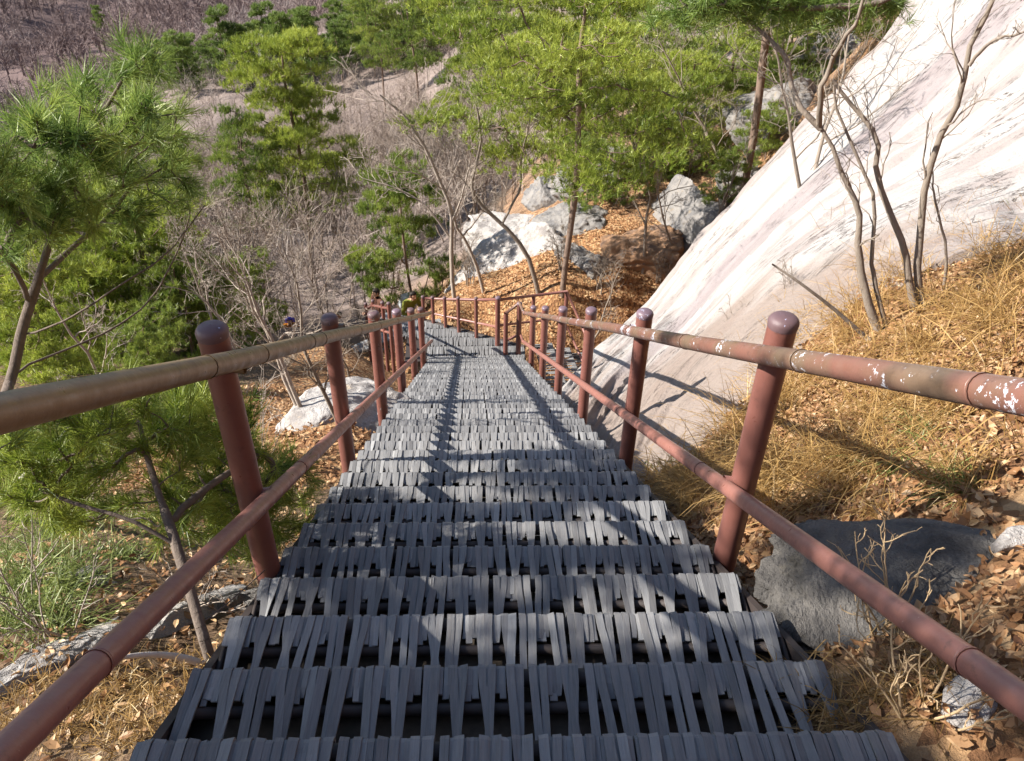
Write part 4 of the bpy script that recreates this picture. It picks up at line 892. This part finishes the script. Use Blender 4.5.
# world-space scatter over the gully
for D0, D1_, sp, thing in ((17, 62, 1.75, True), (62, 175, 2.4, False), (19, 66, 1.25, False)):
    n = int((D1_**2 - D0**2)*math.radians(52)/2/sp**2)
    a = np.radians(R.uniform(-38, 14, n)); D = np.sqrt(R.uniform(D0**2, D1_**2, n)); x = D*np.sin(a); y = D*np.cos(a); z = ground(x, y); qx, qy, _d = proj(np.stack([x, y, z + 2], -1)); ok = (qx > -70) & (qx < 545) & (qy > -30) & ~((qx > 430) & (D < 26)) & ~((D < 24) & (qx > 395)) & ~((D < 23) & (np.abs(qx - 289) < 22)) & ~((D < 23.5) & (np.abs(qx - 341) < 15)) & ~((D < 33) & (((qx - 292)/62)**2 + ((qy - 118)/80)**2 < 1)) & ~((D < 30) & (((qx - 250)/60)**2 + ((qy - 185)/45)**2 < 1))
    x, y, z = x[ok], y[ok], z[ok]
    if thing:
        o_ = np.argsort(np.hypot(x, y))[:280]
        for j, i in enumerate(o_):
            if j < 6: fv[j].location = (x[i], y[i], z[i]); fv[j].rotation_euler = (0, 0, R.uniform(0, 6)); continue
            s = R.uniform(.6, 1.05); copy_tree(fv[j % 6], (float(x[i]), float(y[i]), float(z[i])), R.uniform(0, 6.28), s)
        rest = np.setdiff1d(np.arange(len(x)), o_); stuff_pts.append(np.stack([x, y, z], 1)[rest])
    else: stuff_pts.append(np.stack([x, y, z], 1))
SP_ = np.concatenate(stuff_pts)
# right-hand slope behind the pines
n = 300; a = np.radians(R.uniform(2, 34, n)); D = np.sqrt(R.uniform(40**2, 85**2, n)); x = D*np.sin(a); y = D*np.cos(a); SP_ = np.concatenate([SP_, np.stack([x, y, ground(x, y)], 1)])
def wood_mass(P, g, ns, hh, tw, m, name, label, nst=5, var=4):
    """leafless trees that read as one mass: each a trunk and a spray of twigs"""
    tmpl = []
    for k in range(var):
        N = ns; t = g.uniform(.25, 1, N); ang = g.uniform(0, 2*PI, N); base = np.stack([g.normal(size=N)*.02, g.normal(size=N)*.02, t*.62], 1); d = nrm(np.stack([np.cos(ang)*.75, np.sin(ang)*.75, g.uniform(.25, 1.2, N)], 1)); L = g.uniform(.22, .5, N)
        n2_ = 5; b2 = (base[:, None] + d[:, None]*L[:, None, None]*g.uniform(.25, .95, (N, n2_, 1))).reshape(-1, 3); d2_ = nrm(np.repeat(d, n2_, 0) + .7*g.normal(size=(N*n2_, 3)) + np.array((0, 0, .35))); L2 = g.uniform(.08, .22, N*n2_)
        tmpl.append((np.concatenate([np.zeros((2, 3)), base, b2]), np.concatenate([np.array([(0, 0, 1.), (.05, .03, 1.)]), d, d2_]), np.concatenate([[.75, .7], L, L2]), np.concatenate([[2.2, 2.], np.full(N, 1.0), np.full(N*n2_, .65)])))
    mb = MB(); k_ = g.integers(0, var, len(P)); hs = hh*g.uniform(.65, 1.2, len(P)); rot = g.uniform(0, 2*PI, len(P)); tn = np.clip(.45 + 1.1*fbm2(P[:, 0]/34, P[:, 1]/34, 3, 2.) + g.normal(0, .2, len(P)), 0, 1)
    for k in range(var):
        s = np.where(k_ == k)[0]; b, d, L, wd = tmpl[k]; c, sn = np.cos(rot[s]), np.sin(rot[s])
        def ro(v): return np.stack([c[:, None]*v[None, :, 0] - sn[:, None]*v[None, :, 1], sn[:, None]*v[None, :, 0] + c[:, None]*v[None, :, 1], np.broadcast_to(v[None, :, 2], (len(s), len(v)))], -1)
        B_ = ro(b)*hs[s][:, None, None] + P[s][:, None]; Dd = ro(d); LL = L[None]*hs[s][:, None]; WW = np.broadcast_to(wd[None]*tw, LL.shape)
        side = g.normal(size=(1, len(b), 3)); side = np.broadcast_to(side, Dd.shape)
        blades(mb, B_.reshape(-1, 3), Dd.reshape(-1, 3), LL.ravel(), WW.ravel(), np.repeat(tn[s], len(b)), side.reshape(-1, 3))
    o = mb.build(name, m, None, False); return tag(o, label, 'forest', kind='stuff')
gw = np.random.default_rng(77)
hs_ = None
wood_mass(SP_, gw, 18, 4.4, .024, M_TWIG, 'leafless_thicket', 'grey-brown leafless thicket covering the slope below the spur')
n = 10000; a = np.radians(R.uniform(-40, 30, n)); D = np.sqrt(R.uniform(215**2, 640**2, n)); x = D*np.sin(a); y = D*np.cos(a); z = ground(x, y); qx, qy, _d = proj(np.stack([x, y, z + 4], -1)); ok = (qy > -60) & (qx > -60) & (qx < 560)
wood_mass(np.stack([x, y, z], 1)[ok], gw, 16, 11., .19, M_TWIG_F, 'far_forest', 'purple-brown leafless forest on the far hillside')

# ------------------------------------------------------------------ dead leaves, grass
def leaves(mb, P, N_, g, size):
    n = len(P); a = g.uniform(0, 2*PI, n); up = nrm(np.array((0, 0, 1.))[None] + .55*g.normal(size=(n, 3)) + .35*N_); x = nrm(np.cross(up, np.stack([np.cos(a), np.sin(a), np.zeros(n)], 1))); y = np.cross(up, x)
    L = size*g.uniform(.6, 1.25, n)[:, None]; w = L*g.uniform(.35, .6, n)[:, None]; cur = L*g.uniform(-.25, .35, n)[:, None]; fold = w*g.uniform(-.2, .45, n)[:, None]
    v = np.stack([P - x*L/2 + up*cur*.6, P - x*L*.12 - y*w/2 + up*fold, P + x*L*.22 - y*w*.42 + up*fold, P + x*L/2 + up*cur, P + x*L*.22 + y*w*.42 + up*fold, P - x*L*.12 + y*w/2 + up*fold, P - x*L*.12, P + x*L*.22], 1)
    i = np.arange(n)[:, None]*8; q = np.concatenate([i + np.array([[1, 2, 7, 6]]), i + np.array([[6, 7, 4, 5]])]); t = np.concatenate([i + np.array([[0, 1, 6]]), i + np.array([[0, 6, 5]]), i + np.array([[2, 3, 7]]), i + np.array([[7, 3, 4]])])
    tn = np.repeat(np.clip(g.normal(.5, .24, n), 0, 1), 8); mb.add(v, q, tn); mb.f.append(t + mb.n - n*8); mb.mi.append(np.zeros(len(t)))
def gnorm(x, y):
    e = .08; z = ground(x, y); return nrm(np.stack([-(ground(x + e, y) - z)/e, -(ground(x, y + e) - z)/e, np.ones_like(z)], -1))
gl = np.random.default_rng(5); mb = MB()
def scatter(x0, x1, y0, y1, dens, size, thr, seed, off=True):
    n = int((x1 - x0)*(y1 - y0)*dens); x = gl.uniform(x0, x1, n); y = gl.uniform(y0, y1, n); k = fbm2(x*1.1, y*1.1, 3, seed) > thr
    if off: k &= ~inpoly(x, y, SLAB_XY)
    k &= ~((x > -.86) & (x < 1.06) & (y < 12.9) & (gl.uniform(size=n) > .08))
    x, y = x[k], y[k]; z = ground(x, y) + .012 + gl.uniform(0, .035, len(x))
    leaves(mb, np.stack([x, y, z], 1), gnorm(x, y), gl, size)
scatter(.95, 3.4, .4, 4.5, 1300, .043, -.6, 1.); scatter(1.6, 6.5, 3.2, 8.5, 520, .052, -.4, 2.); scatter(-3.2, -.8, 4.8, 9.5, 300, .06, -.3, 3.); scatter(-2.6, -.8, .9, 4.8, 330, .045, -.4, 4.); scatter(1.6, 6.2, 14.0, 21., 130, .085, -.05, 5.); scatter(-2.4, 2.2, 13.6, 19, 130, .08, -.15, 6.)
scatter(1.0, 2.6, .5, 3.2, 260, .075, -.3, 7.)
tag(mb.build('dead_leaves', M_LEAF, None, False), 'orange-brown fallen oak leaves scattered over the banks', 'leaves', kind='stuff')
def grass_clumps(mb, cs, g, nbl, L, w, droop, spread=.05, tbase=.5, lean=None):
    for (p, s) in cs:
        n = int(nbl*g.uniform(.7, 1.3)); a = g.uniform(0, 2*PI, n); el = g.uniform(.15, 1.25, n); d = np.stack([np.cos(a)*np.cos(el), np.sin(a)*np.cos(el), np.sin(el)], 1)
        if lean is not None: d = d + lean
        b = p + np.stack([g.normal(size=n)*spread*s, g.normal(size=n)*spread*s, np.zeros(n) - .02], 1); LL = (L*s*g.uniform(.5, 1.15, n))[:, None]; sd = nrm(np.cross(d, np.array((0, 0, 1.))[None] + .3*g.normal(size=(n, 3)))); ww = (w*g.uniform(.6, 1.2, n))[:, None]
        dr = (droop*g.uniform(.5, 1.4, n))[:, None]*np.array((0, 0, -1.)); d = nrm(d)
        p1 = b + d*LL*.45 + dr*LL*.12; p2 = b + d*LL*.8 + dr*LL*.42; p3 = b + d*LL*1.02 + dr*LL*.85
        V = np.stack([b - sd*ww/2, b + sd*ww/2, p1 - sd*ww*.45, p1 + sd*ww*.45, p2 - sd*ww*.3, p2 + sd*ww*.3, p3], 1); i = np.arange(n)[:, None]*7
        tn = np.repeat(np.clip(g.normal(tbase, .2, n), 0, 1), 7); mb.add(V, np.concatenate([i + np.array([[0, 1, 3, 2]]), i + np.array([[2, 3, 5, 4]])]), tn); t = i + np.array([[4, 5, 6]]); mb.f.append(t + mb.n - n*7); mb.mi.append(np.zeros(n))
gg = np.random.default_rng(9)
def clump_px(lst, jit, n, g):
    out = []
    for (px, py, k, s) in lst:
        for j in range(k): out.append((hit(px + g.normal()*jit, py + g.normal()*jit*.6), s*g.uniform(.7, 1.25)))
    return out
lean = np.array((-.25, -.15, 0))
mb = MB()
band = [(700, 470, 5, 1.), (740, 440, 5, 1.1), (790, 410, 6, 1.), (840, 380, 6, 1.), (800, 470, 7, 1.1), (860, 460, 8, 1.1), (900, 420, 7, 1.), (960, 400, 7, 1.), (850, 320, 7, 1.), (900, 270, 6, 1.), (950, 235, 7, 1.), (1000, 215, 6, 1.), (1010, 260, 8, 1.), (960, 300, 6, 1.), (1000, 340, 8, 1.), (920, 350, 7, 1.), (870, 290, 6, .9), (680, 490, 5, .8), (660, 500, 4, .6), (720, 500, 5, .9), (760, 490, 5, .9), (990, 470, 5, .8), (830, 505, 4, .7), (770, 360, 4, .8), (820, 330, 5, .9), (1020, 300, 6, 1.1)]
grass_clumps(mb, clump_px(band, 20, 0, gg), gg, 80, .46, .0048, .62, .075, .55, lean)
low_ = [(760, 640, 5, .7), (800, 700, 6, .7), (850, 740, 6, .7), (940, 650, 6, .7), (990, 690, 6, .8), (900, 690, 5, .7), (745, 600, 4, .6)]
grass_clumps(mb, clump_px(low_, 18, 0, gg), gg, 60, .22, .0035, .9, .06, .28)
left_ = [(20, 735, 6, .7), (60, 715, 5, .7), (110, 690, 4, .6), (30, 680, 3, .6), (250, 640, 5, .6), (130, 700, 6, .7), (90, 720, 5, .7), (180, 660, 4, .6), (180, 720, 7, .8), (120, 740, 6, .8), (225, 690, 5, .7), (60, 745, 5, .8), (160, 690, 4, .6), (20, 700, 3, .7), (200, 745, 5, .7)]
grass_clumps(mb, clump_px(left_, 16, 0, gg), gg, 55, .20, .003, .9, .06, .35)
tag(mb.build('dry_grass', M_GRASS, None, False), 'golden dry grass in drooping tufts along the banks', 'grass', kind='stuff')
mb = MB()
green = [(20, 560, 6, 1.), (60, 545, 5, 1.), (20, 600, 7, 1.2), (50, 625, 5, 1.), (10, 640, 5, 1.1), (75, 585, 4, .8), (110, 560, 4, .9), (150, 530, 4, .8), (210, 545, 3, .7), (90, 520, 5, 1.)]
grass_clumps(mb, clump_px(green, 14, 0, gg), gg, 90, .26, .0045, .7, .06, .5)
grass_clumps(mb, clump_px([(955, 495, 3, .8), (1015, 232, 3, 1.), (930, 440, 3, .8), (890, 470, 2, .8), (690, 478, 2, .6)], 12, 0, gg), gg, 70, .3, .005, .7, .05, .75)
tag(mb.build('green_sedge', M_SEDGE, None, False), 'bright green sedge tufts below the left railing and in the dry grass', 'grass', kind='stuff')

# ------------------------------------------------------------------ walkers
def flat(name, c, rough=.8): return plain(name, tuple(x*.85 for x in c), tuple(min(1, x*1.15) for x in c), 25, rough)
M_SKIN = flat('skin', (.45, .27, .19)); M_HAIR = flat('dark_hair', (.02, .015, .012), .6)
def person(head_px, head_py, D, face, label, jacket, trousers, bend=.15, pack=None, packlab=None, hat=None, h=1.68, arm=.35):
    p = at(head_px, head_py, D); x, y = float(p[0]), float(p[1]); zf = float(p[2]) - h*.96
    root = empty('person', (x, y, zf)); root.rotation_euler = (0, 0, face); tag(root, label, 'person')
    k = h/1.72; me = bpy.data.meshes.new('body'); b = bend
    J = {'pel': (0, 0, .93), 'waist': (0, .04*b, 1.08), 'chest': (0, .35*b, 1.32), 'neck': (0, .52*b, 1.47), 'chin': (0, .58*b + .02, 1.54), 'head': (0, .62*b + .02, 1.63), 'crown': (0, .66*b + .01, 1.70),
         'sl': (-.19, .42*b, 1.41), 'el': (-.26, .42*b + .02, 1.14), 'wl': (-.25, .42*b + arm*.6, .98 + arm*.25), 'hl': (-.245, .42*b + arm*.6 + .06, .93 + arm*.25), 'sr': (.19, .42*b, 1.41), 'er': (.26, .42*b, 1.14), 'wr': (.25, .42*b + arm*.6, .98 + arm*.25), 'hr': (.245, .42*b + arm*.6 + .06, .93 + arm*.25),
         'hipl': (-.10, 0, .88), 'kl': (-.11, .10, .50), 'al': (-.11, .02, .09), 'tl': (-.12, .17, .04), 'hipr': (.10, 0, .88), 'kr': (.11, .03, .49), 'ar': (.11, -.12, .09), 'tr': (.12, .03, .04)}
    rad = {'pel': (.15, .11), 'waist': (.15, .11), 'chest': (.17, .12), 'neck': (.055, .055), 'chin': (.065, .075), 'head': (.08, .098), 'crown': (.06, .07), 'sl': .075, 'el': .055, 'wl': .038, 'hl': .035, 'sr': .075, 'er': .055, 'wr': .038, 'hr': .035, 'hipl': .095, 'kl': .068, 'al': .045, 'tl': .04, 'hipr': .095, 'kr': .068, 'ar': .045, 'tr': .04}
    E = [('pel', 'waist'), ('waist', 'chest'), ('chest', 'neck'), ('neck', 'chin'), ('chin', 'head'), ('head', 'crown'), ('chest', 'sl'), ('sl', 'el'), ('el', 'wl'), ('wl', 'hl'), ('chest', 'sr'), ('sr', 'er'), ('er', 'wr'), ('wr', 'hr'), ('pel', 'hipl'), ('hipl', 'kl'), ('kl', 'al'), ('al', 'tl'), ('pel', 'hipr'), ('hipr', 'kr'), ('kr', 'ar'), ('ar', 'tr')]
    names = list(J); me.from_pydata([tuple(c*k for c in J[n]) for n in names], [(names.index(a_), names.index(c_)) for a_, c_ in E], [])
    o = bpy.data.objects.new('body', me); COL.objects.link(o); sk_ = o.modifiers.new('s', 'SKIN'); o.modifiers.new('d', 'SUBSURF').levels = 2
    for n_, sv_ in zip(names, me.skin_vertices[0].data): r_ = rad[n_]; sv_.radius = (r_[0]*k, r_[1]*k) if isinstance(r_, tuple) else (r_*k, r_*k)
    me.skin_vertices[0].data[0].use_root = True
    dg = bpy.context.evaluated_depsgraph_get(); bm2 = bpy.data.meshes.new_from_object(o.evaluated_get(dg)); bpy.data.objects.remove(o)
    v = np.empty(len(bm2.vertices)*3); bm2.vertices.foreach_get('co', v); v = v.reshape(-1, 3)
    mj = flat('jacket_cloth', jacket); mt = flat('trouser_cloth', trousers); mbt = flat('boot_leather', (.05, .035, .025))
    polys = [np.array(q.vertices[:]) for q in bm2.polygons]; mb = MB(); qd = np.array([q for q in polys if len(q) == 4]); td = [q for q in polys if len(q) == 3]
    def mi(f):
        c = v[f].mean(1)/k; m_ = np.where(c[:, 2] < .12, 3, np.where(c[:, 2] < .90, 2, 1)); m_ = np.where(c[:, 2] > 1.49, 0, m_); hx = np.abs(c[:, 0]) > .2; m_ = np.where(hx & (c[:, 2] < .99 + arm*.25) & (c[:, 2] > .6), 0, m_); return m_
    mb.add(v, qd); mb.mi[-1] = mi(qd)
    if td: td = np.array(td); mb.f.append(td); mb.mi.append(mi(td))
    for s in (-1, 1):      # fingers, nose, ears
        hand = np.array(J['hl' if s < 0 else 'hr'])*k
        for q in range(4): a_ = hand + np.array(((q - 1.5)*.019, .01, -.005)); tubes(mb, [a_, a_ + (0, .035, -.03), a_ + (0, .045, -.06)], np.array([.009, .008, .006]), 6, .5, True, 0)
        a_ = hand + np.array((-s*.03, 0, 0)); tubes(mb, [a_, a_ + (-s*.025, .02, -.01), a_ + (-s*.03, .04, -.02)], np.array([.011, .009, .007]), 6, .5, True, 0)
        e_ = np.array(J['head'])*k + np.array((s*.083, 0, -.01)); tubes(mb, [e_ + (0, 0, .03), e_ + (s*.01, -.01, 0), e_ + (0, 0, -.03)], np.array([.008, .014, .008]), 6, .5, True, 0)
    e_ = np.array(J['head'])*k; tubes(mb, [e_ + (0, .085, .01), e_ + (0, .115, -.03), e_ + (0, .09, -.04)], np.array([.008, .014, .012]), 6, .5, True, 0)
    mb.build('body', [M_SKIN, mj, mt, mbt], root)
    mb = MB()
    for s in (-1, 1): c_ = e_ + np.array((s*.032, .092, .005)); tubes(mb, [c_, c_ + (0, .006, 0)], np.array([.011, .006]), 6, .5, True)
    tubes(mb, [e_ + (-.025, .088, -.072), e_ + (.025, .088, -.072)], np.array([.005, .005]), 5, .5, True); mb.build('face_features', M_HAIR, root)
    th = np.linspace(0, 2*PI, 16, endpoint=False); mb = MB(); prof = [(.088, -.05), (.096, .0), (.09, .05), (.06, .085), (.004, .10)]; V = [(a_*math.cos(t), a_*1.12*math.sin(t) - .018, z) for a_, z in prof for t in th]; i = np.arange(80).reshape(5, 16); V = np.array(V)*k + e_; V[:, 1] -= np.where((V[:, 1] > e_[1] + .05) & (V[:, 2] < e_[2] + .03), .06, 0)
    mb.add(V, np.stack([i[:-1], np.roll(i[:-1], -1, 1), np.roll(i[1:], -1, 1), i[1:]], -1).reshape(-1, 4)); mb.build('hat' if hat else 'hair', flat('hat_cloth', hat) if hat else M_HAIR, root)
    bpy.data.meshes.remove(bm2)
    if pack:
        bm_ = bmesh.new(); bmesh.ops.create_cube(bm_, size=1.); bmesh.ops.bevel(bm_, geom=bm_.edges[:], offset=.22, segments=3, affect='EDGES', profile=.6)
        vv = np.array([w_.co[:] for w_ in bm_.verts])*np.array((.30, .20, .46)); mb = MB()
        for fc in bm_.faces: mb.f.append(np.array([[w_.index for w_ in fc.verts]])); mb.mi.append(np.zeros(1))
        bm_.free(); mb.v.append(vv); mb.tone.append(np.full(len(vv), .5)); mb.n = len(vv); m0 = mb.n
        for s in (-1, 1): tubes(mb, [(s*.10, .08, .20), (s*.11, .22, .24), (s*.12, .33, .10), (s*.12, .28, -.12), (s*.11, .08, -.2)], np.full(5, .018), 6, .5)
        po = mb.build('backpack', flat('pack_cloth', pack)); c_ = Matrix.Rotation(face, 3, 'Z')@Vector((0, (.25*b - .23)*k, 1.26*k)); po.location = (x + c_[0], y + c_[1], zf + c_[2]); po.rotation_euler = (-b*.9, 0, face); tag(po, packlab, 'backpack')
    return root
person(406, 289, 18.5, PI + .6, 'walker in an olive yellow-green jacket climbing beyond the left railing, head bent', (.16, .17, .03), (.06, .06, .07), .55, (.45, .48, .50), 'pale grey backpack on the walker in the yellow-green jacket')
person(378, 290.5, 18.0, PI - .9, 'walker in a dark reddish brown jacket left of the yellow-green one', (.10, .045, .03), (.04, .035, .04), .1)
person(340.5, 312, 23, PI - .3, 'walker dressed in black among bare stems near the second left post', (.012, .012, .014), (.02, .02, .022), .2)
person(289, 316, 22.5, PI + .2, 'walker in purple cap and orange jacket behind the first two left posts', (.55, .20, .02), (.05, .05, .08), .35, (.07, .05, .28), 'dark purple backpack on the walker in orange', (.06, .05, .30))

# ------------------------------------------------------------------ camera, light, world
cam = bpy.data.cameras.new('camera'); co = bpy.data.objects.new('camera', cam); COL.objects.link(co); sc.camera = co
cam.sensor_fit = 'HORIZONTAL'; cam.sensor_width = 36.; cam.lens = 36*F/W_; cam.clip_start = .05; cam.clip_end = 5000
fw = ray(512, 380.5); rt = nrm(ray(512 + 100, 380.5) - ray(512, 380.5)); up = nrm(ray(512, 280.5) - ray(512, 380.5)); fw = nrm(fw)
Mx = Matrix(((rt[0], up[0], -fw[0], 0), (rt[1], up[1], -fw[1], 0), (rt[2], up[2], -fw[2], H), (0, 0, 0, 1))); co.matrix_world = Mx
sun = bpy.data.lights.new('sun', 'SUN'); sun.energy = 5.0; sun.angle = math.radians(.55); sun.color = (1., .955, .88); so = bpy.data.objects.new('sun', sun); COL.objects.link(so)
so.rotation_euler = Vector(-sdir).to_track_quat('-Z', 'Y').to_euler()
w = bpy.data.worlds.new('World'); sc.world = w; w.use_nodes = True; nt = w.node_tree; sky = nt.nodes.new('ShaderNodeTexSky'); sky.sky_type = 'NISHITA'; sky.sun_disc = False
sky.sun_elevation = SUN_EL; sky.sun_rotation = math.atan2(sdir[0], sdir[1]); sky.altitude = 700
nt.links.new(sky.outputs[0], nt.nodes['Background'].inputs[0]); nt.nodes['Background'].inputs[1].default_value = .085
sc.view_settings.view_transform = 'Standard'; sc.view_settings.look = 'None'; sc.view_settings.exposure = 1.42; sc.view_settings.gamma = 1
sc.render.engine = 'CYCLES'; sc.cycles.max_bounces = 6; sc.cycles.diffuse_bounces = 3; sc.cycles.transmission_bounces = 4; sc.cycles.use_denoising = True
sc.cycles.use_adaptive_sampling = True; sc.cycles.adaptive_threshold = .02; sc.cycles.sample_clamp_indirect = 6
